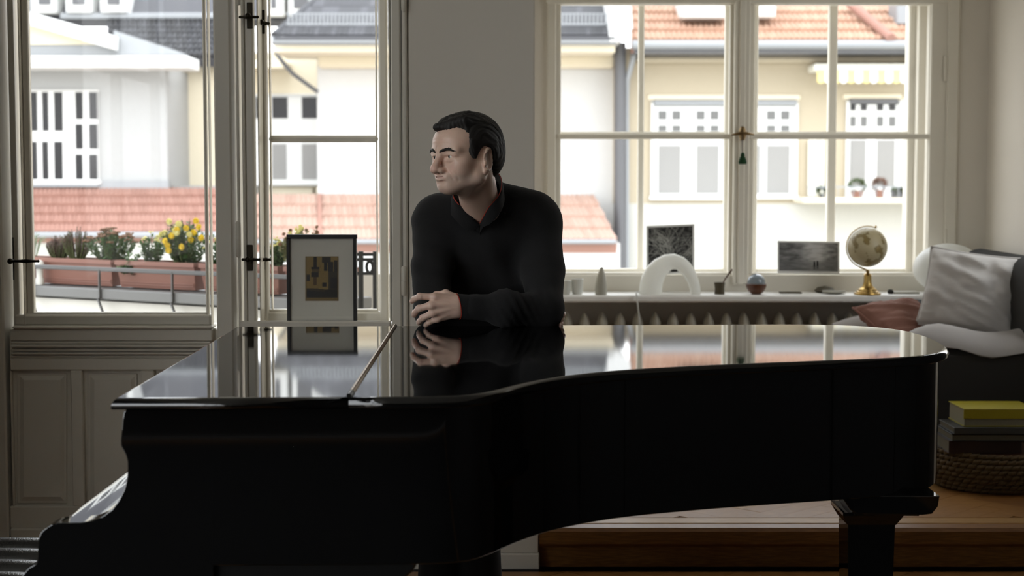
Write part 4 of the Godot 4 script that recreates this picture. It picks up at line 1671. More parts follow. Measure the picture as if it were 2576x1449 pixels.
	m.box(Vector3(-0.68, (LID - 0.023 + 0.66) / 2, (zf - dz) / 2), Vector3(0.08, LID - 0.023 - 0.66, -dz - zf - 0.13), 0.0)
	put(m, "front_board", A.lacquer, t)
	# tail leg: blocks, capital, tapered shaft, caster
	piano_leg(t, Vector3(at(2180, 1290, 3.98).x, 0, -3.98), 0.607)
	m = M.new()
	var ax := at(2097, 1270, 3.98).x
	var bx := at(2326, 1270, 3.98).x
	var cx := at(2288, 1270, 3.98).x
	m.prism(PackedVector2Array([Vector2(ax - 0.01, 0.662), Vector2(bx, 0.662), Vector2(bx - 0.004, 0.636), Vector2(bx - 0.018, 0.618), Vector2(bx - 0.04, 0.615), Vector2(ax + 0.03, 0.617), Vector2(ax + 0.012, 0.628)]), Transform3D(Basis.IDENTITY, Vector3(0, 0, -4.14)), 0.30, 0.002)
	m.prism(PackedVector2Array([Vector2(ax + 0.024, 0.617), Vector2(cx, 0.617), Vector2(cx - 0.004, 0.606), Vector2(ax + 0.03, 0.607)]), Transform3D(Basis.IDENTITY, Vector3(0, 0, -4.09)), 0.22, 0.002)
	put(m, "leg_block", A.lacquer, t)
	piano_leg(t, Vector3(-0.50, 0, -3.36), 0.60)
	piano_leg(t, Vector3(-0.52, 0, -4.38), 0.60)
	# pedal lyre
	m = M.new()
	m.prism(PackedVector2Array([Vector2(-0.07, 0.60), Vector2(0.07, 0.60), Vector2(0.05, 0.45), Vector2(0.07, 0.3), Vector2(0.12, 0.16), Vector2(0.14, 0.10), Vector2(-0.14, 0.10), Vector2(-0.12, 0.16), Vector2(-0.07, 0.3), Vector2(-0.05, 0.45)]), Transform3D(Basis(Vector3(0, 0, 1), Vector3.UP, Vector3(-1, 0, 0)), Vector3(-0.46, 0, -3.88)), 0.05, 0.004)
	var ly := put(m, "pedal_lyre", A.lacquer, t)
	for k: float in [-0.05, 0.05]:
		m = M.new()
		m.box(Vector3(-0.58, 0.075, -3.88 + k), Vector3(0.18, 0.014, 0.03), 0.005)
		put(m, "pedal", A.brass, ly)

func piano_leg(t: Node, p: Vector3, top: float):
	var m := M.new()
	var lo := []
	for r: Array in [[top, 0.076], [top - 0.008, 0.0755], [top - 0.018, 0.070], [top - 0.030, 0.063], [top - 0.034, 0.0605]]:
		lo.append(PackedVector3Array([p + Vector3(-r[1], r[0], -r[1]), p + Vector3(r[1], r[0], -r[1]), p + Vector3(r[1], r[0], r[1]), p + Vector3(-r[1], r[0], r[1])]))
	m.loft(lo, true, true, false)
	lo = []
	for r: Array in [[top - 0.034, 0.0585], [0.22, 0.052], [0.12, 0.048]]:
		lo.append(PackedVector3Array([p + Vector3(-r[1], r[0], -r[1]), p + Vector3(r[1], r[0], -r[1]), p + Vector3(r[1], r[0], r[1]), p + Vector3(-r[1], r[0], r[1])]))
	m.loft(lo, true, true, false)
	var leg := put(m, "leg", A.lacquer, t)
	m = M.new()
	m.tube([p + Vector3(0, 0.12, 0), p + Vector3(0, 0.07, 0)], [0.025, 0.018], 12)
	m.lathe([Vector2(0, -0.014), Vector2(0.03, -0.014), Vector2(0.034, 0), Vector2(0.03, 0.014), Vector2(0, 0.014)], 16, Transform3D(Basis(Vector3.RIGHT, PI / 2), p + Vector3(0, 0.0355, 0)))
	put(m, "caster", A.brass, leg)

func build_bench():
	var s := mat("leather", Color(0.045, 0.046, 0.045), 0.26)
	s.metallic_specular = 0.6
	relief(s, 31, 0.12, 0.06, 6.0)
	var ce := Vector3(-1.36, 0, -3.72)
	var hx := 0.33
	var t := thing("piano_bench", "black leather piano bench with padded channels in front of the keyboard", "bench", ce)
	var m := M.new()
	m.box(ce + Vector3(0, 0.40, 0), Vector3(hx * 2 - 0.02, 0.08, 0.80), 0.006)
	put(m, "frame", A.lacquer, t)
	# channel-stitched pads, highest in the middle of each channel and rolling off at the ends
	for k in 7:
		var zc := -4.09 + k * 0.116 + 0.04
		var lo := []
		for i in 15:
			var u := -1.0 + 2.0 * i / 14.0
			var q := PackedVector3Array()
			var roll := sqrt(maxf(0.0, 1.0 - pow(absf(u), 4.0)))
			for j in 13:
				var a := PI * j / 12.0
				q.append(Vector3(ce.x + u * hx, 0.44 + 0.07 * pow(sin(a), 0.7) * (0.35 + 0.65 * roll), zc - cos(a) * 0.058))
			lo.append(q)
		m = M.new()
		m.loft(lo, false, false)
		put(m, "padded_channel", A.leather, t)
	for sx: float in [-1, 1]:
		for sz: float in [-1, 1]:
			m = M.new()
			m.box(ce + Vector3(sx * (hx - 0.05), 0.18, sz * 0.35), Vector3(0.05, 0.36, 0.05), 0.004)
			put(m, "leg", A.lacquer, t)

func build_picture():
	var d := 5.862
	var s := mat("frame_black", Color(0.065, 0.065, 0.066), 0.4)
	s = mat("mat_board", Color(0.90, 0.89, 0.85), 0.95)
	s = mat("picture_glass", Color(1, 1, 1, 0.02), 0.0)
	s.transparency = BaseMaterial3D.TRANSPARENCY_ALPHA
	# sepia print of an old alley, drawn from flat shapes
	var im := Image.create(84, 112, false, Image.FORMAT_RGB8)
	im.fill(Color(0.52, 0.42, 0.22))
	var ink := Color(0.07, 0.065, 0.045)
	var wall := Color(0.60, 0.50, 0.27)
	im.fill_rect(Rect2i(3, 2, 78, 102), wall)
	im.fill_rect(Rect2i(21, 2, 8, 26), ink)
	im.fill_rect(Rect2i(23, 6, 3, 16), Color(0.25, 0.2, 0.11))
	im.fill_rect(Rect2i(15, 27, 20, 5), ink)
	im.fill_rect(Rect2i(17, 32, 18, 8), Color(0.38, 0.31, 0.17))
	im.fill_rect(Rect2i(15, 40, 18, 12), ink)
	im.fill_rect(Rect2i(20, 52, 9, 20), Color(0.36, 0.27, 0.13))
	im.fill_rect(Rect2i(3, 46, 8, 16), ink)
	im.fill_rect(Rect2i(42, 2, 22, 14), Color(0.14, 0.12, 0.07))
	im.fill_rect(Rect2i(47, 16, 8, 20), ink)
	im.fill_rect(Rect2i(57, 14, 13, 24), ink)
	im.fill_rect(Rect2i(72, 10, 9, 94), Color(0.10, 0.09, 0.055))
	im.fill_rect(Rect2i(58, 38, 23, 66), Color(0.20, 0.17, 0.10))
	im.fill_rect(Rect2i(64, 54, 17, 26), ink)
	im.fill_rect(Rect2i(43, 66, 10, 10), ink)
	im.fill_rect(Rect2i(3, 84, 78, 20), ink)
	for k in 10:
		im.fill_rect(Rect2i(3 + k * 4, 80 + k / 3, 10, 6), Color(0.24, 0.19, 0.1))
	var r2 := RandomNumberGenerator.new()
	r2.seed = 5
	for k in 900:
		var x := r2.randi_range(3, 80)
		var y := r2.randi_range(2, 103)
		var c := im.get_pixel(x, y)
		im.set_pixel(x, y, c.lerp(ink if r2.randf() < 0.5 else wall, 0.25))
	im.resize(50, 67, Image.INTERPOLATE_BILINEAR)
	im.resize(336, 448, Image.INTERPOLATE_CUBIC)
	s = mat("sepia_print", Color(1, 1, 1), 0.6)
	s.albedo_texture = ImageTexture.create_from_image(im)
	var base := at(809, 818, d)
	var t := thing("picture_frame", "black framed sepia print on wide mat leaning in the window", "picture", base)
	var m := M.new()
	for r: Array in [[720, 590, 898, 600.5], [720, 808, 898, 818], [720, 600.6, 730.5, 807.9], [887.5, 600.6, 898, 807.9]]:
		m = M.new()
		box_px(m, r[0], r[1], r[2], r[3], d, 0.022, 0.0015)
		put(m, "frame_bar", A.frame_black, t)
	m = M.new()
	box_px(m, 729, 599, 889, 810, d + 0.012, 0.006)
	put(m, "mat_board", A.mat_board, t)
	m = M.new()
	flat_print(m, 768, 645, 852, 757, d + 0.0115)
	put(m, "print", A.sepia_print, t)
	m = M.new()
	box_px(m, 730, 600, 888, 809, d + 0.006, 0.002)
	put(m, "pane", A.picture_glass, t)

# a thin sheet with texture coordinates over its front
func flat_print(m: M, x0: float, y0: float, x1: float, y1: float, d: float, tilt := 0.0):
	var a := at(x0, y0 + tilt, d)
	var b := at(x1, y0 - tilt, d)
	var c := at(x1, y1 - tilt, d)
	var e := at(x0, y1 + tilt, d)
	var n := Vector3(0, 0, 1)
	m.tri_n(a, b, c, n, n, n, Vector2(0, 0), Vector2(1, 0), Vector2(1, 1))
	m.tri_n(a, c, e, n, n, n, Vector2(0, 0), Vector2(1, 1), Vector2(0, 1))
	var o := Vector3(0, 0, -0.0012)
	m.tri_n(a + o, b + o, c + o, -n, -n, -n)
	m.tri_n(a + o, c + o, e + o, -n, -n, -n)
	for k: Array in [[a, b, Vector3.UP], [b, c, Vector3.RIGHT], [c, e, Vector3.DOWN], [e, a, Vector3.LEFT]]:
		m.tri_n(k[0], k[1], k[1] + o, k[2], k[2], k[2])
		m.tri_n(k[0], k[1] + o, k[0] + o, k[2], k[2], k[2])

# ---------------------------------------------------------------- things on the window shelf
const SHELF := 0.841

func shelf_at(px: float, d := 8.08) -> Vector3:
	var p := at(px, 735, d)
	p.y = SHELF
	return p

func build_sill_things():
	var m := M.new()
	var u := 8.08 / F
	var s := mat("porcelain", Color(0.80, 0.80, 0.77), 0.3)
	s = mat("porcelain_grey", Color(0.66, 0.65, 0.60), 0.45)
	s = mat("lamp_acrylic", Color(0.95, 0.95, 0.94), 0.3)
	s.backlight_enabled = true
	s.backlight = Color(0.95, 0.95, 0.93)
	s = mat("olive_clay", Color(0.27, 0.235, 0.15), 0.6)
	s = mat("walnut", Color(0.34, 0.19, 0.095), 0.45)
	s = mat("cut_glass", Color(0.62, 0.67, 0.72, 0.35), 0.12)
	s.refraction_enabled = true
	s.refraction_scale = 0.05
	s = mat("globe_print", Color(0.95, 0.95, 0.95), 0.4)
	s.albedo_texture = globe_texture()
	s = mat("paper_white", Color(0.88, 0.88, 0.87), 0.7)
	s = mat("dark_felt", Color(0.15, 0.145, 0.13), 0.9)
	s = mat("green_thread", Color(0.05, 0.22, 0.10), 0.95)
	s = mat("white_cord", Color(0.82, 0.82, 0.80), 0.5)
	# two small cups beside the man's elbow
	var p := shelf_at(1452)
	m.lathe([Vector2(0, 0), Vector2(0.024, 0), Vector2(0.028, 0.01), Vector2(0.031, 0.078), Vector2(0.029, 0.079), Vector2(0.026, 0.012), Vector2(0, 0.01)], 20, Transform3D(Basis.IDENTITY, p))
	solo(m, "cup", A.porcelain, "small white cup on the window shelf next to the cone vase", "cup")
	m = M.new()
	p = shelf_at(1424, 8.06)
	m.lathe([Vector2(0, 0), Vector2(0.02, 0), Vector2(0.023, 0.01), Vector2(0.026, 0.07), Vector2(0.024, 0.071), Vector2(0.021, 0.012), Vector2(0, 0.01)], 20, Transform3D(Basis.IDENTITY, p))
	solo(m, "cup", A.porcelain, "small white cup half hidden behind the man's arm", "cup")
	# cone vase
	m = M.new()
	p = shelf_at(1511.5, 8.05)
	m.lathe([Vector2(0, 0), Vector2(0.028, 0), Vector2(0.030, 0.004), Vector2(0.0305, 0.03), Vector2(0.028, 0.06), Vector2(0.0225, 0.09), Vector2(0.015, 0.115), Vector2(0.0095, 0.13), Vector2(0.006, 0.139), Vector2(0.004, 0.14), Vector2(0.005, 0.128), Vector2(0, 0.12)], 24, Transform3D(Basis(Vector3(0, 0, 1), -0.03), p))
	solo(m, "cone_vase", A.porcelain_grey, "grey cone shaped vase with a narrow tip on the window shelf", "vase")
	# arch lamp
	var la := thing("arch_lamp", "white arch shaped table lamp on the window shelf", "lamp", shelf_at(1683, 8.08))
	m = M.new()
	var pts := []
	var rad := []
	for k: Array in [[1636, 741, 29], [1637, 722, 29], [1641, 704, 28.5], [1650, 685, 27], [1663, 671, 24.5], [1679, 660.5, 22], [1695, 658, 20.5], [1710, 663, 19], [1724, 674, 17.5], [1735, 689, 16], [1743, 706, 14.5], [1748, 723, 13.5], [1750, 741, 13]]:
		pts.append(at(k[0], k[1], 8.08)); rad.append(k[2] * u)
	pts[0].y = SHELF; pts[pts.size() - 1].y = SHELF
	m.tube(pts, rad, 20, 1.0)
	put(m, "arch_body", A.lamp_acrylic, la)
	m = M.new()
	m.box(at(1692, 679, 8.08), Vector3(0.05, 0.008, 0.03), 0.003)
	put(m, "lamp_fitting", A.dark_felt, la)
	m = M.new()
	m.tube([at(1609, 738, 8.04) + Vector3(0, 0.006, 0), at(1601, 736, 8.01) + Vector3(0, 0.004, 0), at(1601, 742, 7.975), at(1604, 765, 7.97), at(1608, 800, 7.97), at(1610, 860, 7.97)], [0.004], 6)
	put(m, "lamp_cord", A.white_cord, la)
	# photographs leaning on the sash
	s = mat("photo_tree", Color(1, 1, 1), 0.5)
	s.albedo_texture = tree_photo()
	s = mat("photo_beach", Color(1, 1, 1), 0.5)
	s.albedo_texture = beach_photo()
	var t := thing("tree_photograph", "unframed black and white photograph of bare trees behind the arch lamp", "photograph", at(1686, 691, 8.284))
	m = M.new()
	flat_print(m, 1626, 566, 1747, 690, 8.284, 2.5)
	put(m, "paper", A.paper_white, t)
	m = M.new()
	flat_print(m, 1631, 571, 1742, 685, 8.2835, 2.4)
	put(m, "print", A.photo_tree, t)
	t = thing("beach_photograph", "unframed grey photograph of two figures on a beach beside the globe", "photograph", at(2033, 690, 8.284))
	m = M.new()
	flat_print(m, 1956, 607, 2112, 689, 8.284, -1.2)
	put(m, "paper", A.paper_white, t)
	m = M.new()
	flat_print(m, 1960, 611, 2108, 682, 8.2835, -1.2)
	put(m, "print", A.photo_beach, t)
	# small pot with a stick
	p = shelf_at(1810)
	t = thing("pestle_pot", "small olive clay pot holding a wooden stick", "pot", p)
	m = M.new()
	m.lathe([Vector2(0, 0), Vector2(0.026, 0), Vector2(0.024, 0.03), Vector2(0.028, 0.058), Vector2(0.030, 0.060), Vector2(0.026, 0.058), Vector2(0.021, 0.02), Vector2(0, 0.018)], 20, Transform3D(Basis.IDENTITY, p))
	put(m, "pot", A.olive_clay, t)
	m = M.new()
	m.tube([p + Vector3(0.0, 0.022, 0), p + Vector3(0.026, 0.075, 0.005), p + Vector3(0.062, 0.128, 0.01)], [0.003, 0.0035, 0.005], 8)
	put(m, "stick", A.walnut, t)
	# glass dome on a wooden bowl
	p = shelf_at(1902)
	t = thing("glass_dome", "speckled glass ball resting in a brown wooden bowl", "ornament", p)
	m = M.new()
	m.lathe([Vector2(0, 0), Vector2(0.022, 0), Vector2(0.038, 0.012), Vector2(0.051, 0.035), Vector2(0.053, 0.052), Vector2(0.050, 0.054), Vector2(0.046, 0.036), Vector2(0.03, 0.018), Vector2(0, 0.012)], 24, Transform3D(Basis.IDENTITY, p))
	put(m, "bowl", A.walnut, t)
	m = M.new()
	m.ball(p + Vector3(0, 0.06, 0), Vector3(0.046, 0.044, 0.046), 24)
	put(m, "glass_ball", A.cut_glass, t)
	# dish and flat things
	m = M.new()
	p = shelf_at(2098, 8.1)
	m.lathe([Vector2(0, 0), Vector2(0.03, 0), Vector2(0.058, 0.008), Vector2(0.062, 0.016), Vector2(0.056, 0.012), Vector2(0, 0.006)], 24, Transform3D(Basis.from_scale(Vector3(1, 1, 0.8)), p))
	solo(m, "dish", A.porcelain_grey, "shallow grey dish left of the brass globe stand", "dish")
	m = M.new()
	p = shelf_at(2075, 8.2)
	m.lathe([Vector2(0, 0), Vector2(0.04, 0), Vector2(0.055, 0.01), Vector2(0.04, 0.026), Vector2(0, 0.034)], 16, Transform3D(Basis.IDENTITY, p))
	solo(m, "dark_stone", A.olive_clay, "flat dark stone behind the shallow dish", "stone")
	m = M.new()
	m.box(shelf_at(1988, 8.14) + Vector3(0, 0.0035, 0), Vector3(0.11, 0.007, 0.06), 0.002)
	solo(m, "notepad", A.olive_clay, "thin dark notepad below the beach photograph", "notepad")
	m = M.new()
	m.box(shelf_at(2276, 8.12) + Vector3(0, 0.006, 0), Vector3(0.13, 0.012, 0.09), 0.002)
	solo(m, "booklet", A.porcelain_grey, "thin grey booklet right of the brass globe stand", "booklet")
	m = M.new()
	p = shelf_at(2240, 8.1)
	m.lathe([Vector2(0, 0), Vector2(0.012, 0), Vector2(0.016, 0.01), Vector2(0.012, 0.022), Vector2(0, 0.024)], 14, Transform3D(Basis.IDENTITY, p))
	solo(m, "ink_pot", A.dark_felt, "tiny dark pot between globe stand and booklet", "pot")
	# globe
	p = shelf_at(2182, 8.06)
	t = thing("desk_globe", "small beige desk globe on a turned brass foot", "globe", p)
	var gc := at(2182, 622, 8.06)
	var gr := 49.5 * u
	m = M.new()
	m.lathe([Vector2(0, 0), Vector2(0.066, 0), Vector2(0.068, 0.004), Vector2(0.066, 0.009), Vector2(0.058, 0.011), Vector2(0.057, 0.017), Vector2(0.048, 0.02), Vector2(0.047, 0.027), Vector2(0.036, 0.033), Vector2(0.025, 0.045), Vector2(0.02, 0.062), Vector2(0.0185, 0.098), Vector2(0.021, 0.101), Vector2(0.012, 0.106), Vector2(0.007, 0.112), Vector2(0.010, 0.118), Vector2(0.006, 0.124), Vector2(0, 0.126)], 28, Transform3D(Basis.IDENTITY, p))
	put(m, "stand", A.brass, t)
	var ax := Basis(Vector3(0, 0, 1), -0.38)
	m = M.new()
	m.ball(gc, Vector3.ONE * gr, 40, ax)
	put(m, "sphere", A.globe_print, t)
	m = M.new()
	var arc := []
	for k in 17:
		var an := PI * (0.5 + k / 16.0)
		arc.append(gc + ax * Vector3(cos(an) * (gr + 0.007), sin(an) * (gr + 0.007), 0))
	m.tube(arc, [0.003], 8)
	m.tube([gc - ax * Vector3(0, gr, 0) - ax * Vector3(0, 0.007, 0), p + Vector3(0, 0.122, 0)], [0.004, 0.005], 8)
	m.ball(gc + ax * Vector3(0, gr + 0.011, 0), Vector3(0.006, 0.008, 0.006), 10)
	put(m, "meridian_arm", A.brass, t)
	# oval lamp behind the cushion
	p = shelf_at(2383, 8.12)
	t = thing("oval_lamp", "white oval glass lamp behind the grey cushion", "lamp", p)
	m = M.new()
	m.ball(p + Vector3(0, 0.129, 0), Vector3(0.176, 0.128, 0.15), 40)
	put(m, "glass_shade", A.lamp_acrylic, t)
	m = M.new()
	m.lathe([Vector2(0, 0), Vector2(0.06, 0), Vector2(0.06, 0.012), Vector2(0, 0.012)], 24, Transform3D(Basis.IDENTITY, p))
	put(m, "foot", A.porcelain, t)
	# tassel hanging from the window knob
	var h := at(1868, 346, 8.2)
	t = thing("green_tassel", "dark green tassel hanging from the window knob", "tassel", at(1868, 413, 8.2))
	m = M.new()
	m.tube([h + Vector3(0, 0.02, 0), h.lerp(at(1868, 385, 8.2), 0.5) + Vector3(-0.003, 0, 0.004), at(1868, 385, 8.2)], [0.0022], 6)
	put(m, "string", A.olive_clay, t)
	m = M.new()
	var q := at(1868, 413, 8.2)
	m.lathe([Vector2(0, 0.0), Vector2(0.020, 0.0), Vector2(0.022, 0.01), Vector2(0.017, 0.03), Vector2(0.010, 0.042), Vector2(0.012, 0.048), Vector2(0.007, 0.058), Vector2(0, 0.061)], 16, Transform3D(Basis.IDENTITY, q))
	put(m, "tuft", A.green_thread, t)

func globe_texture() -> ImageTexture:
	var im := Image.create(256, 128, false, Image.FORMAT_RGB8)
	var nz := FastNoiseLite.new()
	nz.seed = 44
	nz.frequency = 1.1
	nz.fractal_octaves = 4
	for y in 128:
		for x in 256:
			var u := TAU * x / 256.0
			var w := PI * (y / 128.0 - 0.5)
			var k := nz.get_noise_3d(cos(u) * cos(w) * 1.3, sin(w) * 1.3, sin(u) * cos(w) * 1.3)
			var c := Color(0.74, 0.69, 0.55)
			if k > 0.12:
				c = Color(0.50, 0.44, 0.30).lerp(Color(0.58, 0.50, 0.30), clampf(k * 2.0, 0, 1))
			elif k > 0.09:
				c = Color(0.64, 0.59, 0.45)
			im.set_pixel(x, y, c)
	return ImageTexture.create_from_image(im)

func tree_photo() -> ImageTexture:
	var im := Image.create(160, 160, false, Image.FORMAT_RGB8)
	var nz := FastNoiseLite.new()
	nz.seed = 9
	nz.frequency = 0.05
	nz.fractal_octaves = 5
	for y in 160:
		for x in 160:
			var k := nz.get_noise_2d(x, y) * 0.35 + 0.22
			im.set_pixel(x, y, Color(k, k, k * 0.98).clamp(Color(0.05, 0.05, 0.05), Color(0.62, 0.62, 0.6)))
	var r2 := RandomNumberGenerator.new()
	r2.seed = 3
	var stack := [[Vector2(82, 160), Vector2(-0.12, -1).normalized(), 5.0, 0], [Vector2(84, 150), Vector2(0.25, -1).normalized(), 3.5, 1]]
	while stack.size():
		var b: Array = stack.pop_back()
		var p: Vector2 = b[0]
		var dv: Vector2 = b[1]
		for k in 34:
			p += dv * 1.4
			dv = dv.rotated(r2.randf_range(-0.09, 0.09))
			var w: float = b[2] * (1.0 - k / 60.0)
			im.fill_rect(Rect2i(int(p.x - w / 2), int(p.y), maxi(1, int(w)), 2).intersection(Rect2i(0, 0, 160, 160)), Color(0.62, 0.62, 0.6))
			if k % 11 == 10 and b[3] < 4:
				stack.append([p, dv.rotated(r2.randf_range(0.3, 0.8) * (1 if r2.randf() < 0.5 else -1)), w * 0.6, b[3] + 1])
	return ImageTexture.create_from_image(im)

func beach_photo() -> ImageTexture:
	var im := Image.create(192, 96, false, Image.FORMAT_RGB8)
	var nz := FastNoiseLite.new()
	nz.seed = 19
	nz.frequency = 0.02
	nz.fractal_octaves = 4
	for y in 96:
		for x in 192:
			var glow := exp(-pow((x - 118.0) / 46.0, 2.0) - pow((y - 30.0) / 60.0, 2.0))
			var k := 0.40 + 0.45 * glow + nz.get_noise_2d(x, y * 2.6) * 0.22
			if y > 60:
				k = 0.42 + 0.3 * glow + nz.get_noise_2d(x, y * 5.0) * 0.1
			im.set_pixel(x, y, Color(k, k, k).clamp(Color(0.1, 0.1, 0.1), Color(0.8, 0.8, 0.8)))
	for f: Array in [[112, 62], [122, 60]]:
		im.fill_rect(Rect2i(f[0], f[1] + 4, 6, 14), Color(0.09, 0.09, 0.09))
		im.fill_rect(Rect2i(f[0] + 1, f[1], 4, 5), Color(0.11, 0.11, 0.11))
		im.fill_rect(Rect2i(f[0], f[1] + 18, 2, 10), Color(0.1, 0.1, 0.1))
		im.fill_rect(Rect2i(f[0] + 4, f[1] + 18, 2, 10), Color(0.1, 0.1, 0.1))
	return ImageTexture.create_from_image(im)

func build_radiator():
	var t := thing("radiator", "white ribbed radiator below the window shelf", "radiator", Vector3(1.1, 0.15, -8.14))
	var m := M.new()
	# one rib: rounded head, drawn from the side and pushed across
	var top := 0.742
	var lo := []
	for r: Array in [[0.0, 0.004], [0.010, 0.013], [0.026, 0.022], [0.05, 0.029], [0.09, 0.033], [0.48, 0.033], [0.52, 0.026], [0.55, 0.010]]:
		var q := PackedVector3Array()
		for k in 12:
			var an := TAU * k / 12
			q.append(Vector3(cos(an) * r[1], top - r[0], sin(an) * (r[1] + 0.035)))
		lo.append(q)
	m.loft(lo)
	var mesh := m.build(Vector3.ZERO)
	for k in 26:
		var x := at(1428 - 45 * 4 + k * 44.6, 800, 8.12).x
		if x < 0.2 or x > 2.3:
			continue
		again(mesh, "rib", A.radiator_paint, t, Transform3D(Basis.IDENTITY, Vector3(x, 0, -8.14)))
	m = M.new()
	m.tube([Vector3(0.15, 0.66, -8.14), Vector3(2.36, 0.66, -8.14)], [0.022], 10)
	m.tube([Vector3(0.15, 0.25, -8.14), Vector3(2.36, 0.25, -8.14)], [0.022], 10)
	put(m, "pipe", A.radiator_paint, t)
	for x: float in [0.3, 2.2]:
		m = M.new()
		m.box(Vector3(x, 0.185, -8.14), Vector3(0.04, 0.09, 0.06), 0.004)
		put(m, "foot", A.radiator_paint, t)

# ---------------------------------------------------------------- armchair, cushions, books
# soft pillow: a puffed rectangle with creases
func pillow(m: M, xf: Transform3D, w: float, h: float, puff: float, seed_: int, crease := 0.01, pinch := 0.12):
	var nz := FastNoiseLite.new()
	nz.seed = seed_
	nz.frequency = 1.0
	nz.fractal_octaves = 3
	var n := 30
	for side: float in [-1.0, 1.0]:
		var lo := []
		for i in n + 1:
			var q := PackedVector3Array()
			for j in n + 1:
				var a := -1.0 + 2.0 * i / n
				var b := -1.0 + 2.0 * j / n
				var z := pow(maxf(0.0, (1.0 - a * a) * (1.0 - b * b)), 0.42) * puff
				var x := a * (w / 2) * (1.0 - pinch * (1.0 - b * b) * absf(a) * 0.5)
				var y := b * (h / 2) * (1.0 - pinch * (1.0 - a * a) * absf(b) * 0.5)
				var k := nz.get_noise_2d(a * 0.7 + b * 1.5 + side * 5.0, (a - b * 0.4) * 0.45)
				var edge := minf(1.0, z / (puff * 0.35))
				q.append(xf * Vector3(x, y, side * (z + (absf(k) - 0.2) * crease * edge)))
			lo.append(q)
		m.loft(lo, false, false)
	# piping round the seam
	var pts := []
	for k in 65:
		var f := k / 64.0 * 4.0
		var sd := int(f) % 4
		var e := -1.0 + 2.0 * (f - floorf(f))
		var p: Vector2 = [Vector2(e, -1), Vector2(1, e), Vector2(-e, 1), Vector2(-1, -e)][sd]
		var x := p.x * (w / 2) * (1.0 - pinch * (1.0 - p.y * p.y) * absf(p.x) * 0.5)
		var y := p.y * (h / 2) * (1.0 - pinch * (1.0 - p.x * p.x) * absf(p.y) * 0.5)
		pts.append(xf * Vector3(x, y, 0))
	m.tube(pts, [0.006], 6)

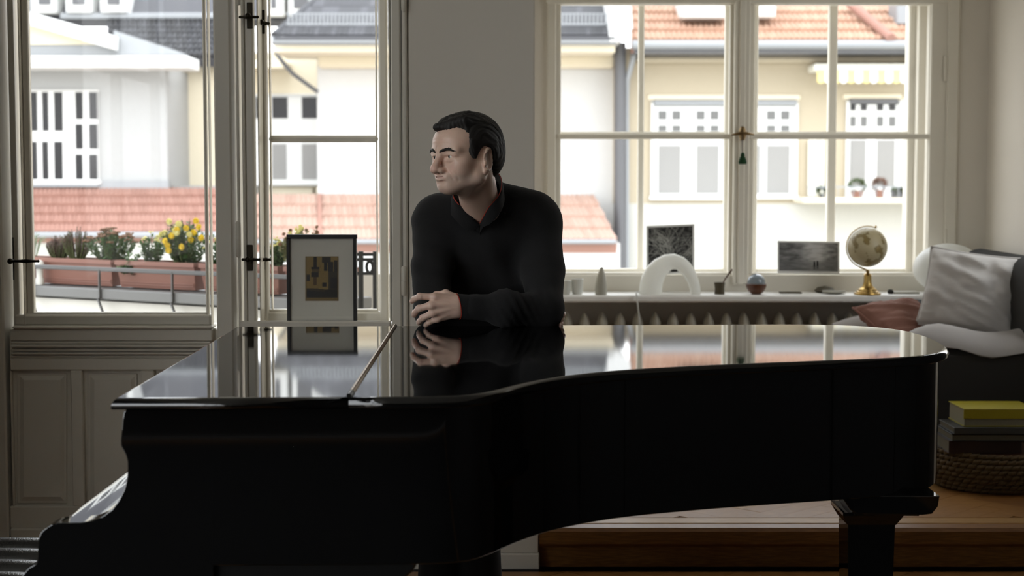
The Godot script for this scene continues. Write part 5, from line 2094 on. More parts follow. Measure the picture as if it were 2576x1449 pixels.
func build_armchair():
	var s := mat("linen_cover", Color(0.62, 0.60, 0.585), 0.95)
	relief(s, 41, 0.3, 0.05, 12.0)
	s.rim_enabled = true
	s.rim = 0.3
	s = mat("linen_cushion", Color(0.74, 0.725, 0.71), 0.95)
	relief(s, 42, 0.3, 0.05, 12.0)
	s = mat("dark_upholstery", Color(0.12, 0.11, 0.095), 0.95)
	s = mat("rose_velvet", Color(0.52, 0.36, 0.31), 0.9)
	s.rim_enabled = true
	s.rim = 0.5
	s = mat("grey_wool", Color(0.24, 0.25, 0.25), 0.95)
	var fy := 0.15
	var zn := -6.88
	var zf := -7.94
	var x0 := at(2290, 830, 6.9).x
	var x1 := 2.44
	var t := thing("armchair", "dark armchair with grey linen covers over its rounded arms", "armchair", Vector3((x0 + x1) / 2, fy, (zn + zf) / 2))
	var m := M.new()
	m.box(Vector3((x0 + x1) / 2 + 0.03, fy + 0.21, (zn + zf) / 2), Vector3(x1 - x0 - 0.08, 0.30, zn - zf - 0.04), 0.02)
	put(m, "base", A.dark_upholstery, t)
	m = M.new()
	var sc := Transform3D(Basis(Vector3.RIGHT, PI / 2), Vector3((x0 + x1) / 2 - 0.06, fy + 0.43, (zn + zf) / 2))
	pillow(m, sc, x1 - x0 - 0.2, zn - zf - 0.40, 0.075, 3, 0.006, 0.02)
	put(m, "seat_cushion", A.linen_cover, t)
	# arms: rolled top, lower at the front and dipping in the middle
	for side in 2:
		var zc: float = (zn - 0.11) if side == 0 else (zf + 0.10)
		var hw := 0.11
		var front: float = x0 if side == 0 else at(2078, 800, 8.0).x
		var lo := []
		for i in 15:
			var u := i / 14.0
			var x := lerpf(front, x1, u)
			var hh: float
			if side == 0:
				hh = 0.645 - 0.05 * pow(1.0 - u, 6.0) - 0.03 * sin(clampf((u - 0.2) / 0.8, 0, 1) * PI) + 0.012 * sin(u * 9.0)
			else:
				hh = 0.632 - 0.07 * pow(1.0 - u, 4.0) + 0.006 * sin(u * 11.0)
			var shr := 1.0 - 0.25 * pow(1.0 - u, 10.0)
			var q := PackedVector3Array()
			for k in 21:
				# linen cover over the rolled top, its hem hanging a little uneven
				var an := PI * (k - 2) / 16.0
				var hem := 0.098 + 0.006 * sin(u * 17.0 + side)
				if k < 2:
					q.append(Vector3(x, fy + lerpf(hh - hem, hh - 0.09, k / 2.0), zc + hw * shr * 1.05))
				elif k > 18:
					q.append(Vector3(x, fy + lerpf(hh - 0.09, hh - hem, (k - 18) / 2.0), zc - hw * shr * 1.05))
				else:
					q.append(Vector3(x, fy + hh - 0.09 + sin(an) * 0.09, zc + cos(an) * hw * shr * 1.05))
			lo.append(q)
		m = M.new()
		m.loft(lo, true, true)
		put(m, "arm_cover", A.linen_cover, t)
		m = M.new()
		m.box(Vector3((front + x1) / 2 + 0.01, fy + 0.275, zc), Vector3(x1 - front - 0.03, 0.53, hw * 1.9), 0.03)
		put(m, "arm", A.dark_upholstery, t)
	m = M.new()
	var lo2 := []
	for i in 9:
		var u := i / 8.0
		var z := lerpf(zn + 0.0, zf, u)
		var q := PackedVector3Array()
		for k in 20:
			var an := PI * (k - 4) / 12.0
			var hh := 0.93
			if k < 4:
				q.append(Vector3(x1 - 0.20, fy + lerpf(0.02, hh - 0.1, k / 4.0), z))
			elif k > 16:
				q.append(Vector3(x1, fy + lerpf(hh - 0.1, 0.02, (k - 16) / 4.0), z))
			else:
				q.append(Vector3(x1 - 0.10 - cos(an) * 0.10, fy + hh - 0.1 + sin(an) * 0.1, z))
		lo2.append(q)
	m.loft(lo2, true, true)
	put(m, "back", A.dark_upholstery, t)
	for sx: float in [x0 + 0.12, x1 - 0.12]:
		for sz: float in [zn - 0.10, zf + 0.10]:
			m = M.new()
			m.lathe([Vector2(0, 0), Vector2(0.018, 0), Vector2(0.026, 0.07), Vector2(0, 0.07)], 12, Transform3D(Basis.IDENTITY, Vector3(sx, fy, sz)))
			put(m, "leg", A.oak_dark, t)
	# big grey cushion leaning on the back
	m = M.new()
	var cc := at(2446, 735, 7.28)
	var cb := Basis(Vector3(0, 1, 0), -0.62) * Basis(Vector3(1, 0, 0), -0.22) * Basis(Vector3(0, 0, 1), -0.10)
	pillow(m, Transform3D(cb, cc), 0.47, 0.37, 0.10, 12, 0.05)
	solo(m, "grey_cushion", A.linen_cushion, "large wrinkled pale grey cushion leaning on the armchair back", "cushion")
	m = M.new()
	cc = at(2272, 812, 7.5)
	pillow(m, Transform3D(Basis(Vector3(0, 1, 0), 0.35) * Basis(Vector3(1, 0, 0), -1.05) * Basis(Vector3(0, 0, 1), 0.15), cc), 0.36, 0.33, 0.075, 5, 0.03)
	solo(m, "rose_cushion", A.rose_velvet, "small dusty rose cushion lying on the armchair seat", "cushion")
	m = M.new()
	cc = at(2372, 800, 7.70)
	pillow(m, Transform3D(Basis(Vector3(0, 1, 0), -0.3) * Basis(Vector3(1, 0, 0), -1.0), cc), 0.30, 0.28, 0.05, 8, 0.02)
	solo(m, "dark_cushion", A.grey_wool, "small charcoal cushion between the rose and the grey cushion", "cushion")

func build_books():
	var s := mat("wicker", Color(1, 1, 1), 0.85)
	s.albedo_texture = grain_texture(51, Color(0.15, 0.11, 0.05), Color(0.46, 0.36, 0.20), 9.0, 9.0)
	triplanar(s, 6.0)
	s = mat("book_yellow", Color(0.56, 0.51, 0.03), 0.5)
	s = mat("book_black", Color(0.05, 0.05, 0.05), 0.5)
	s = mat("book_brown", Color(0.16, 0.08, 0.05), 0.6)
	s = mat("book_grey", Color(0.2, 0.2, 0.185), 0.6)
	s = mat("book_pages", Color(0.36, 0.34, 0.28), 0.9)
	s = mat("book_white", Color(0.5, 0.48, 0.40), 0.6)
	var d := 6.42
	var fy := 0.15
	# woven pouf under the books
	var x0 := at(2372, 1200, d).x
	var top := at(2400, 1145, d - 0.0).y
	var ce := Vector3(x0 + 0.26, fy, -d - 0.20)
	var t := thing("woven_pouf", "brown woven pouf under the stack of books", "pouf", ce)
	var hh := top - fy
	var m := M.new()
	var prof := [Vector2(0, 0), Vector2(0.20, 0.0)]
	for k in 9:
		var a := PI * k / 8.0
		prof.append(Vector2(0.235 + 0.025 * sin(a), lerpf(0.01, hh - 0.01, k / 8.0)))
	prof.append(Vector2(0.2, hh)); prof.append(Vector2(0, hh))
	m.lathe(prof, 32, Transform3D(Basis.IDENTITY, ce))
	put(m, "core", A.oak_dark, t)
	# braided rings of strands
	var lm := M.new()
	lm.tube([Vector3(-0.021, -0.006, 0.0), Vector3(-0.007, 0.002, 0.008), Vector3(0.007, 0.004, 0.008), Vector3(0.021, 0.010, 0)], [0.006, 0.0105, 0.0105, 0.006], 6)
	var lmesh := lm.build(Vector3.ZERO)
	var mm := MultiMesh.new()
	mm.transform_format = MultiMesh.TRANSFORM_3D
	mm.mesh = lmesh
	var rows := int(hh / 0.019)
	mm.instance_count = rows * 48
	for r in rows:
		for k in 48:
			var a := TAU * (k + (r % 2) * 0.5) / 48
			var rad := 0.235 + 0.025 * sin(PI * r / maxf(1.0, rows - 1.0)) + 0.002
			mm.set_instance_transform(r * 48 + k, Transform3D(Basis(Vector3.UP, a), Vector3(sin(a) * rad, 0.012 + r * (hh - 0.02) / (rows - 1), cos(a) * rad)))
	var mi := MultiMeshInstance3D.new()
	mi.name = "braid"
	mi.multimesh = mm
	mi.material_override = A.wicker
	mi.set_meta("kind", "stuff")
	t.add_child(mi)
	# books, lowest first: [left px, top px, bottom px, cover, label]
	var y := top + 0.001
	var rows2 := [[2392, 1112, 1145, "book_brown", "dark brown book at the bottom of the stack"], [2396, 1092, 1111, "book_black", "thin black covered book above the dark brown book"], [2402, 1074, 1090, "book_grey", "thin grey book below the yellow book"], [2430, 1026, 1072, "book_yellow", "thick bright yellow book on top of the stack"]]
	for b: Array in rows2:
		var th: float = (b[2] - b[1]) * d / F
		var xl := at(b[0], b[1], d).x
		var w := 0.30
		var dp := 0.23
		var c := Vector3(xl + w / 2, y + th / 2, -d - 0.02 - dp / 2 + 0.01 * sin(b[0]))
		var bk := thing("book", b[4], "book", c - Vector3(0, th / 2, 0), "books stacked on the pouf")
		var cv := 0.004
		m = M.new()
		m.box(c + Vector3(0.003, 0, -0.004), Vector3(w - 0.006, th - cv * 2, dp - 0.008), 0.0)
		put(m, "page_block", A.book_white if b[3] == "book_yellow" else A.book_pages, bk)
		m = M.new()
		m.box(c + Vector3(0, th / 2 - cv / 2, 0), Vector3(w, cv, dp), 0.001)
		m.box(c + Vector3(0, -th / 2 + cv / 2, 0), Vector3(w, cv, dp), 0.001)
		put(m, "cover", A[b[3]], bk)
		if b[3] != "book_black":
			m = M.new()
			if b[3] == "book_yellow":
				m.box(c + Vector3(0, th * 0.22, dp / 2 - 0.001), Vector3(w, th * 0.55, 0.006), 0.001)
			else:
				m.box(c + Vector3(0, 0, dp / 2 - 0.001), Vector3(w, th, 0.006), 0.001)
			put(m, "spine", A[b[3]], bk)
		y += th + 0.0005

# ---------------------------------------------------------------- the man
# distance field of tapered capsules and ellipsoids joined with smooth minimum, meshed as surface nets
class Fld:
	var ty := PackedInt32Array()
	var pa := PackedVector3Array()
	var pb := PackedVector3Array()
	var ra := PackedFloat32Array()
	var rb := PackedFloat32Array()
	var ib := []
	var op := PackedInt32Array()
	var kk := PackedFloat32Array()

	func cap(a: Vector3, b: Vector3, r0: float, r1: float, k: float, o := 1):
		ty.append(0); pa.append(a); pb.append(b); ra.append(r0); rb.append(r1); ib.append(Basis.IDENTITY); op.append(o); kk.append(k)

	func ell(c: Vector3, r: Vector3, k: float, o := 1, b := Basis.IDENTITY):
		ty.append(1); pa.append(c); pb.append(r); ra.append(maxf(r.x, maxf(r.y, r.z))); rb.append(0.0); ib.append(b.inverse()); op.append(o); kk.append(k)

	func prim(i: int, p: Vector3) -> float:
		if ty[i] == 0:
			var a := pa[i]
			var ba := pb[i] - a
			var h := clampf((p - a).dot(ba) / maxf(ba.length_squared(), 1e-12), 0.0, 1.0)
			return (p - a - ba * h).length() - lerpf(ra[i], rb[i], h)
		var q: Vector3 = ib[i] * (p - pa[i])
		var r := pb[i]
		var k0 := (q / r).length()
		var k1 := (q / (r * r)).length()
		if k1 < 1e-9:
			return -minf(r.x, minf(r.y, r.z))
		return k0 * (k0 - 1.0) / k1

	func val(p: Vector3, list: PackedInt32Array) -> float:
		var d := 1e3
		for i in list:
			var e := prim(i, p)
			var k := kk[i]
			if op[i] == 1:
				var h := maxf(k - absf(d - e), 0.0) / k
				d = minf(d, e) - h * h * k * 0.25
			else:
				var h := maxf(k - absf(d + e), 0.0) / k
				d = maxf(d, -e) + h * h * k * 0.25
		return d

	# adds the surface to a mesh collector, moved by xf; tint(p) gives the colour of a point
	func mesh(m: M, cell: float, xf := Transform3D.IDENTITY, tint = null, shift = null):
		var n := ty.size()
		var lo := Vector3.ONE * 1e6
		var hi := -lo
		var kmax := 0.0
		for i in n:
			kmax = maxf(kmax, kk[i])
			if op[i] != 1:
				continue
			var g: float = maxf(ra[i], rb[i]) * Vector3.ONE.x
			var gv := Vector3(g, g, g)
			lo = lo.min(pa[i] - gv); hi = hi.max(pa[i] + gv)
			if ty[i] == 0:
				lo = lo.min(pb[i] - gv); hi = hi.max(pb[i] + gv)
		lo -= Vector3.ONE * cell * 3.0
		hi += Vector3.ONE * cell * 3.0
		var C := 4
		var sz := (hi - lo) / cell
		var cx := int(ceil(sz.x / C))
		var cy := int(ceil(sz.y / C))
		var cz := int(ceil(sz.z / C))
		var nx := cx * C + 1
		var ny := cy * C + 1
		var nz := cz * C + 1
		var vals := PackedFloat32Array()
		vals.resize(nx * ny * nz)
		vals.fill(1e9)
		var R := C * cell * 0.8661
		var all := PackedInt32Array(range(n))
		var active := []
		for z in cz:
			for y in cy:
				for x in cx:
					var p := lo + Vector3(x + 0.5, y + 0.5, z + 0.5) * C * cell
					var best := 1e3
					var es := PackedFloat32Array()
					for i in n:
						var e := prim(i, p)
						es.append(e)
						if op[i] == 1: best = minf(best, e)
					if best > R * 1.25 + kmax * 0.3:
						continue
					var tot := val(p, all)
					if absf(tot) > R * 1.4 + kmax * 0.25:
						continue
					var list := PackedInt32Array()
					for i in n:
						if (op[i] == 1 and es[i] < best + R * 2.2 + kmax) or (op[i] != 1 and es[i] < R * 1.5 + kk[i]):
							list.append(i)
					active.append(Vector3i(x, y, z))
					for dz in C + 1:
						for dy in C + 1:
							for dx in C + 1:
								var id := ((z * C + dz) * ny + y * C + dy) * nx + x * C + dx
								if vals[id] > 1e8:
									vals[id] = val(lo + Vector3(x * C + dx, y * C + dy, z * C + dz) * cell, list)
		# one vertex per crossed cell
		var vid := {}
		var verts := PackedVector3Array()
		var sx := 1
		var sy := nx
		var sz2 := nx * ny
		var offs := [0, sx, sy, sx + sy, sz2, sx + sz2, sy + sz2, sx + sy + sz2]
		var cps := [Vector3(0, 0, 0), Vector3(1, 0, 0), Vector3(0, 1, 0), Vector3(1, 1, 0), Vector3(0, 0, 1), Vector3(1, 0, 1), Vector3(0, 1, 1), Vector3(1, 1, 1)]
		var edges := [[0, 1], [2, 3], [4, 5], [6, 7], [0, 2], [1, 3], [4, 6], [5, 7], [0, 4], [1, 5], [2, 6], [3, 7]]
		for a: Vector3i in active:
			for dz in C:
				for dy in C:
					for dx in C:
						var x := a.x * C + dx
						var y := a.y * C + dy
						var z := a.z * C + dz
						var id := (z * ny + y) * nx + x
						var neg := 0
						var bad := false
						for o: int in offs:
							var w := vals[id + o]
							if w > 1e8:
								bad = true
								break
							if w < 0.0: neg += 1
						if bad or neg == 0 or neg == 8:
							continue
						var s := Vector3.ZERO
						var c := 0
						for e: Array in edges:
							var v0 := vals[id + offs[e[0]]]
							var v1 := vals[id + offs[e[1]]]
							if (v0 < 0.0) != (v1 < 0.0):
								s += (cps[e[0]] as Vector3).lerp(cps[e[1]], v0 / (v0 - v1))
								c += 1
						vid[id] = verts.size()
						verts.append(lo + (Vector3(x, y, z) + s / c) * cell)
		# quads
		var quads := PackedInt32Array()
		for id: int in vid:
			var v0 := vals[id]
			for ax in 3:
				var st: int = [sx, sy, sz2][ax]
				var b: int = [sy, sz2, sx][ax]
				var d: int = [sz2, sx, sy][ax]
				var v1 := vals[id + st]
				if (v0 < 0.0) == (v1 < 0.0):
					continue
				if not (vid.has(id - b) and vid.has(id - d) and vid.has(id - b - d)):
					continue
				var q := [vid[id], vid[id - b], vid[id - b - d], vid[id - d]]
				if v0 < 0.0:
					quads.append_array(PackedInt32Array([q[0], q[1], q[2], q[3]]))
				else:
					quads.append_array(PackedInt32Array([q[0], q[3], q[2], q[1]]))
		var cols := PackedColorArray()
		cols.resize(verts.size())
		for i in verts.size():
			cols[i] = tint.call(verts[i]) if tint != null else Color.WHITE
		var nrm := PackedVector3Array()
		nrm.resize(verts.size())
		var loc := verts.duplicate()
		for pass_ in 2:
			for i in verts.size():
				verts[i] = xf * loc[i]
				if pass_ == 1 and shift != null:
					verts[i] += nrm[i].normalized() * shift.call(loc[i])
			if pass_ == 1 and not shift != null:
				break
			nrm.fill(Vector3.ZERO)
			for k in range(0, quads.size(), 4):
				var p0 := verts[quads[k]]
				var p1 := verts[quads[k + 1]]
				var p2 := verts[quads[k + 2]]
				var p3 := verts[quads[k + 3]]
				var f := (p2 - p0).cross(p3 - p1)
				for j in 4:
					nrm[quads[k + j]] += f
		# outward: away from the inside
		for k in range(0, quads.size(), 4):
			for t: Array in [[0, 1, 2], [0, 2, 3]]:
				var i0 := quads[k + t[0]]
				var i1 := quads[k + t[1]]
				var i2 := quads[k + t[2]]
				var n0 := nrm[i0].normalized()
				var n1 := nrm[i1].normalized()
				var n2 := nrm[i2].normalized()
				if (verts[i1] - verts[i0]).cross(verts[i2] - verts[i0]).dot(n0 + n1 + n2) > 0.0:
					var sw := i1
					i1 = i2; i2 = sw
					var sn := n1
					n1 = n2; n2 = sn
				m.v.append(verts[i0]); m.v.append(verts[i1]); m.v.append(verts[i2])
				m.n.append(n0); m.n.append(n1); m.n.append(n2)
				m.c.append(cols[i0]); m.c.append(cols[i1]); m.c.append(cols[i2])
				m.uv.append(Vector2()); m.uv.append(Vector2()); m.uv.append(Vector2())

func V(x: float, y: float, z: float) -> Vector3:
	return Vector3(x, y, z) * 0.001

var head_xf: Transform3D

func build_person():
	var s := mat("skin", Color(1, 1, 1), 0.42)
	s.vertex_color_use_as_albedo = true
	s.subsurf_scatter_enabled = true
	s.subsurf_scatter_strength = 0.12
	s = mat("hair", Color(0.075, 0.062, 0.055), 0.68)
	s = mat("hair_strand", Color(0.16, 0.14, 0.125), 0.42)
	s = mat("wool", Color(0.085, 0.085, 0.088), 1.0)
	s.rim_enabled = true
	s.rim = 0.35
	s.rim_tint = 0.6
	relief(s, 61, 0.25, 0.14, 14.0)
	s = mat("piping", Color(0.55, 0.15, 0.07), 0.8)
	s = mat("trouser_cloth", Color(0.05, 0.05, 0.055), 0.95)
	s = mat("shoe_leather", Color(0.04, 0.035, 0.03), 0.35)
	s = mat("eye_white", Color(0.78, 0.75, 0.71), 0.15)
	s = mat("iris", Color(0.16, 0.14, 0.12), 0.1)
	s = mat("zip", Color(0.10, 0.10, 0.10), 0.4, 0.5)
	var foot := Vector3(at(1160, 1400, 4.95).x, 0, -4.95)
	var t := thing("person", "person in a black zip collar sweater leaning folded arms on the piano lid", "person", foot)
	var skin := M.new()
	# ---- head in its own axes (mm): z out of the face, y up from eye level, x to his left
	head_xf = Transform3D(Basis(Vector3.UP, -HEAD_YAW) * Basis(Vector3.RIGHT, HEAD_PITCH) * Basis(Vector3(0, 0, 1), HEAD_ROLL) * Basis.from_scale(Vector3(1.06, 0.98, 1.06)), at(1167, 393, 4.64))
	var f := Fld.new()
	head_field(f)
	head_f = f
	f.mesh(skin, 0.0024, head_xf, head_tint, head_shift)
	# ---- left hand, its back to the camera
	f = Fld.new()
	left_hand(f)
	f.mesh(skin, 0.0024, Transform3D.IDENTITY, hand_tint)
	f = Fld.new()
	right_hand(f)
	f.mesh(skin, 0.003, Transform3D.IDENTITY, hand_tint)
	# ---- body under the clothes
	f = Fld.new()
	body_field(f, -0.012)
	f.mesh(skin, 0.014, Transform3D.IDENTITY, hand_tint)
	var body := put(skin, "body", A.skin, t)
	# ---- clothes
	f = Fld.new()
	body_field(f, 0.0)
	# collar opening
	var m := M.new()
	f.mesh(m, 0.0085, Transform3D.IDENTITY, null, sweater_fold)
	put(m, "sweater", A.wool, t)
	collar(t)
	m = M.new()
	f = Fld.new()
	for k in 2:
		var hx := at([1115.0, 1215.0][k], 1000, 5.0)
		var kn := at([1110.0, 1205.0][k], 1290, 4.98)
		var an := at([1098.0, 1214.0][k], 1540, 5.0)
		f.cap(hx, kn, 0.088, 0.066, 0.03)
		f.cap(kn, an, 0.064, 0.066, 0.03)
	f.ell(at(1170, 960, 5.03), Vector3(0.175, 0.14, 0.13), 0.05)
	f.mesh(m, 0.012)
	put(m, "trousers", A.trouser_cloth, t)
	for k in 2:
		m = M.new()
		f = Fld.new()
		var an := at([1098.0, 1214.0][k], 1540, 5.0)
		f.cap(Vector3(an.x, 0.042, an.z - 0.02), Vector3(an.x + [-0.03, 0.03][k], 0.034, an.z + 0.15), 0.040, 0.033, 0.02)
		f.cap(Vector3(an.x, 0.10, an.z - 0.01), Vector3(an.x, 0.05, an.z - 0.02), 0.045, 0.042, 0.02)
		f.mesh(m, 0.01)
		put(m, "shoe", A.shoe_leather, t)
	hair(t)
	# eyes and brows
	for sg: float in [-1.0, 1.0]:
		m = M.new()
		var ec := head_xf * V(32 * sg, -1.5, 65.5)
		m.ball(ec, Vector3.ONE * 0.0128, 20)
		var eye := put(m, "eyeball", A.eye_white, t)
		m = M.new()
		var gz := (head_xf.basis * Vector3(-0.12, 0.02, 1)).normalized()
		var ip := Basis.looking_at(-gz, Vector3.UP)
		m.ball(ec + gz * 0.0084, Vector3(0.0066, 0.0066, 0.0049), 16, ip)
		put(m, "iris", A.iris, eye)
		m = M.new()
		var bp := []
		for q: Array in [[10, 13], [20, 17.5], [31, 20.5], [42, 19], [51, 13.5]]:
			bp.append(face_point(q[0] * sg, q[1], 1.2))
		m.tube(bp, [0.0030, 0.0048, 0.0050, 0.0042, 0.0016], 8, 0.8)
		for k in 46:
			var u := k / 45.0 * 3.98
			var b0: Vector3 = (bp[int(u)] as Vector3).lerp(bp[int(u) + 1], u - int(u))
			var jit := Vector3(rng.randf_range(-1, 1), rng.randf_range(-1, 1), rng.randf_range(-1, 1)) * 0.0022
			var dv: Vector3 = ((bp[mini(int(u) + 1, 4)] as Vector3) - (bp[int(u)] as Vector3)).normalized() * 0.008 + Vector3(0, 0.003, 0)
			m.tube([b0 + jit, b0 + jit + dv * 0.5, b0 + jit + dv], [0.0006, 0.0005, 0.0002], 4)
		put(m, "eyebrow", A.hair, t)

const HEAD_YAW := 0.86
const HEAD_PITCH := 0.02
const HEAD_ROLL := 0.02
var head_f: Fld

func head_field(f: Fld):
	f.ell(V(0, 30, -14), V(73, 85, 93), 0.01)
	f.ell(V(0, 42, 30), V(62, 48, 54), 0.03)
	f.ell(V(0, -32, 22), V(58, 56, 54), 0.03)
	# jaw and chin
	for g: float in [-1.0, 1.0]:
		f.cap(V(60 * g, -30, -12), V(56 * g, -62, 0), 0.016, 0.018, 0.025)
		f.cap(V(55 * g, -63, 3), V(16 * g, -86, 60), 0.019, 0.017, 0.025)
		f.ell(V(45 * g, -20, 43), V(24, 20, 26), 0.022)
		f.ell(V(37 * g, -44, 45), V(24, 25, 25), 0.02)
		# brow ridge
		f.cap(V(10 * g, 13, 77), V(45 * g, 15, 63), 0.0115, 0.0125, 0.016)
	f.ell(V(0, -87, 63), V(21, 17, 20), 0.014)
	f.ell(V(0, -58, 67), V(31, 22, 22), 0.018)
	f.cap(V(0, -82, 40), V(0, -74, 10), 0.026, 0.040, 0.03)
	# eye sockets, then lids over the eyeballs
	for g: float in [-1.0, 1.0]:
		f.ell(V(31 * g, -2, 86), V(19, 12, 16), 0.012, -1)
	for g: float in [-1.0, 1.0]:
		f.ell(V(32 * g, -1.5, 65.5), V(15.5, 13.8, 14.2), 0.007)
		f.cap(V(17 * g, 7, 78), V(48 * g, 5, 68), 0.0055, 0.0055, 0.006)
		f.cap(V(20 * g, -13, 75), V(45 * g, -12.5, 67), 0.0040, 0.0045, 0.008)
		f.ell(V(32 * g, -2.0, 81), V(13.5, 4.3, 9), 0.002, -1)
	# nose
	f.cap(V(0, 9, 79), V(0, -30, 102), 0.0085, 0.0108, 0.009)
	f.ell(V(0, -39, 103), V(13, 11, 12.5), 0.009)
	for g: float in [-1.0, 1.0]:
		f.ell(V(14.5 * g, -41, 89), V(8.5, 9, 12), 0.006)
		f.ell(V(8 * g, -50, 94), V(4.2, 4.0, 6.5), 0.003, -1)
	# lips and mouth line
	for g: float in [-1.0, 1.0]:
		f.cap(V(22 * g, -59, 80), V(0, -56.5, 88.5), 0.0038, 0.0050, 0.005)
		f.cap(V(18 * g, -65, 79.5), V(0, -66.5, 86), 0.0042, 0.0060, 0.006)
		f.cap(V(29 * g, -58, 75), V(0, -61.3, 95), 0.0013, 0.0016, 0.0035, -1)
	f.cap(V(-12, -75, 84), V(12, -75, 84), 0.003, 0.003, 0.01, -1)
	# ears
	for g: float in [-1.0, 1.0]:
		var eb := Basis(Vector3.UP, 0.42 * g) * Basis(Vector3.RIGHT, -0.16)
		var ec := V(74.5 * g, -16, -17)
		f.ell(ec, V(5, 33, 18), 0.006, 1, eb)
		var pts := []
		for k in 12:
			var a := -1.9 + k * 0.40
			pts.append(ec + eb * V(5.8 * g, 35 * sin(a) * (1.0 if sin(a) > 0 else 0.86) + 1, -cos(a) * 19.5))
		for k in 11:
			f.cap(pts[k], pts[k + 1], 0.0038, 0.0038, 0.004)
		f.ell(ec + eb * V(2 * g, -31, 4), V(5, 10, 9), 0.006, 1, eb)
		f.ell(ec + eb * V(7 * g, -2, 2), V(5.2, 16, 8.5), 0.004, -1, eb)
		f.cap(ec + eb * V(4.5 * g, -5, 14), ec + eb * V(4.5 * g, -14, 14), 0.0048, 0.0042, 0.005)
	# neck
	var inv := head_xf.affine_inverse()
	var base := inv * at(1213, 548, 4.812)
	f.cap(V(0, -44, -34), base, 0.054, 0.056, 0.03)
	f.cap(V(46, -44, -34), inv * at(1216, 548, 4.772), 0.013, 0.010, 0.02)
	f.cap(V(6, -84, 8), inv * at(1204, 548, 4.778), 0.020, 0.016, 0.03)

# creases of the face: soft grooves along lines in (|x|, y)
func head_shift(p: Vector3) -> float:
	var q := p * 1000.0
	if q.z < 25.0 or q.y < -95.0:
		return 0.0
	var w := Vector2(absf(q.x), q.y)
	var d := 0.0
	for g: Array in GROOVES:
		var best := 1e3
		for i in range(2, g.size() - 1):
			best = minf(best, Geometry2D.get_closest_point_to_segment(w, g[i], g[i + 1]).distance_to(w))
		if best < g[1] * 3.0:
			d -= g[0] * exp(-best * best / (g[1] * g[1]))
	return d * 0.001

const GROOVES := [
	[2.0, 3.2, Vector2(20, -34), Vector2(28, -43), Vector2(35, -54), Vector2(37, -66)],
	[1.3, 2.8, Vector2(44, -48), Vector2(48, -60), Vector2(46, -72)],
	[0.9, 2.4, Vector2(20, -16), Vector2(34, -20), Vector2(48, -14)],
	[0.8, 2.2, Vector2(51, -3), Vector2(62, -5)],
	[0.8, 2.2, Vector2(50, 3), Vector2(61, 8)],
	[1.0, 2.2, Vector2(5.5, 10), Vector2(6.5, 27)],
	[0.55, 2.2, Vector2(0, 38), Vector2(18, 39), Vector2(34, 37)],
	[0.6, 2.2, Vector2(0, 49), Vector2(18, 50), Vector2(34, 48)],
	[0.45, 2.2, Vector2(0, 60), Vector2(18, 61), Vector2(30, 59)]]

# point on the face over (x, y), seen from the front
func face_point(x: float, y: float, lift := 0.0) -> Vector3:
	var all := PackedInt32Array(range(head_f.ty.size()))
	var z := 112.0
	while z > 20.0 and head_f.val(V(x, y, z), all) > 0.0:
		z -= 1.0
	return head_xf * V(x, y, z + lift)

func head_tint(p: Vector3) -> Color:
	var q := p * 1000.0
	var c := Color(0.66, 0.455, 0.355)
	var lip := exp(-pow((q.y + 61.5) / 5.5, 2.0) - pow(q.x / 19.0, 4.0)) * (1.0 if q.z > 74 else 0.0)
	c = c.lerp(Color(0.50, 0.29, 0.25), lip * 0.75)
	var ch := exp(-pow((absf(q.x) - 42) / 18.0, 2.0) - pow((q.y + 32) / 18.0, 2.0))
	c = c.lerp(Color(0.63, 0.39, 0.32), ch * 0.5)
	var no := exp(-pow(q.x / 14.0, 2.0) - pow((q.y + 38) / 12.0, 2.0)) * (1.0 if q.z > 80 else 0.0)
	c = c.lerp(Color(0.61, 0.37, 0.30), no * 0.5)
	# close-shaved beard
	if q.y < -48 and q.z > -5:
		c = c.lerp(Color(0.50, 0.40, 0.345), clampf((-48.0 - q.y) / 14.0, 0, 1) * 0.35 * (1.0 - lip))
	# freckles
	var k := sin(q.x * 1.7 + q.y * 2.3) * sin(q.y * 1.9 - q.z * 1.3) * sin(q.z * 2.1 + q.x)
	c = c.lerp(Color(0.48, 0.32, 0.24), clampf(k - 0.45, 0, 1) * 0.5)
	return c

func hand_tint(p: Vector3) -> Color:
	var q := p * 1000.0
	var k := sin(q.x * 0.23 + q.y * 0.31) * sin(q.y * 0.19 - q.z * 0.27)
	return Color(0.64, 0.45, 0.36).lerp(Color(0.60, 0.38, 0.30), clampf(k, 0, 1) * 0.5)

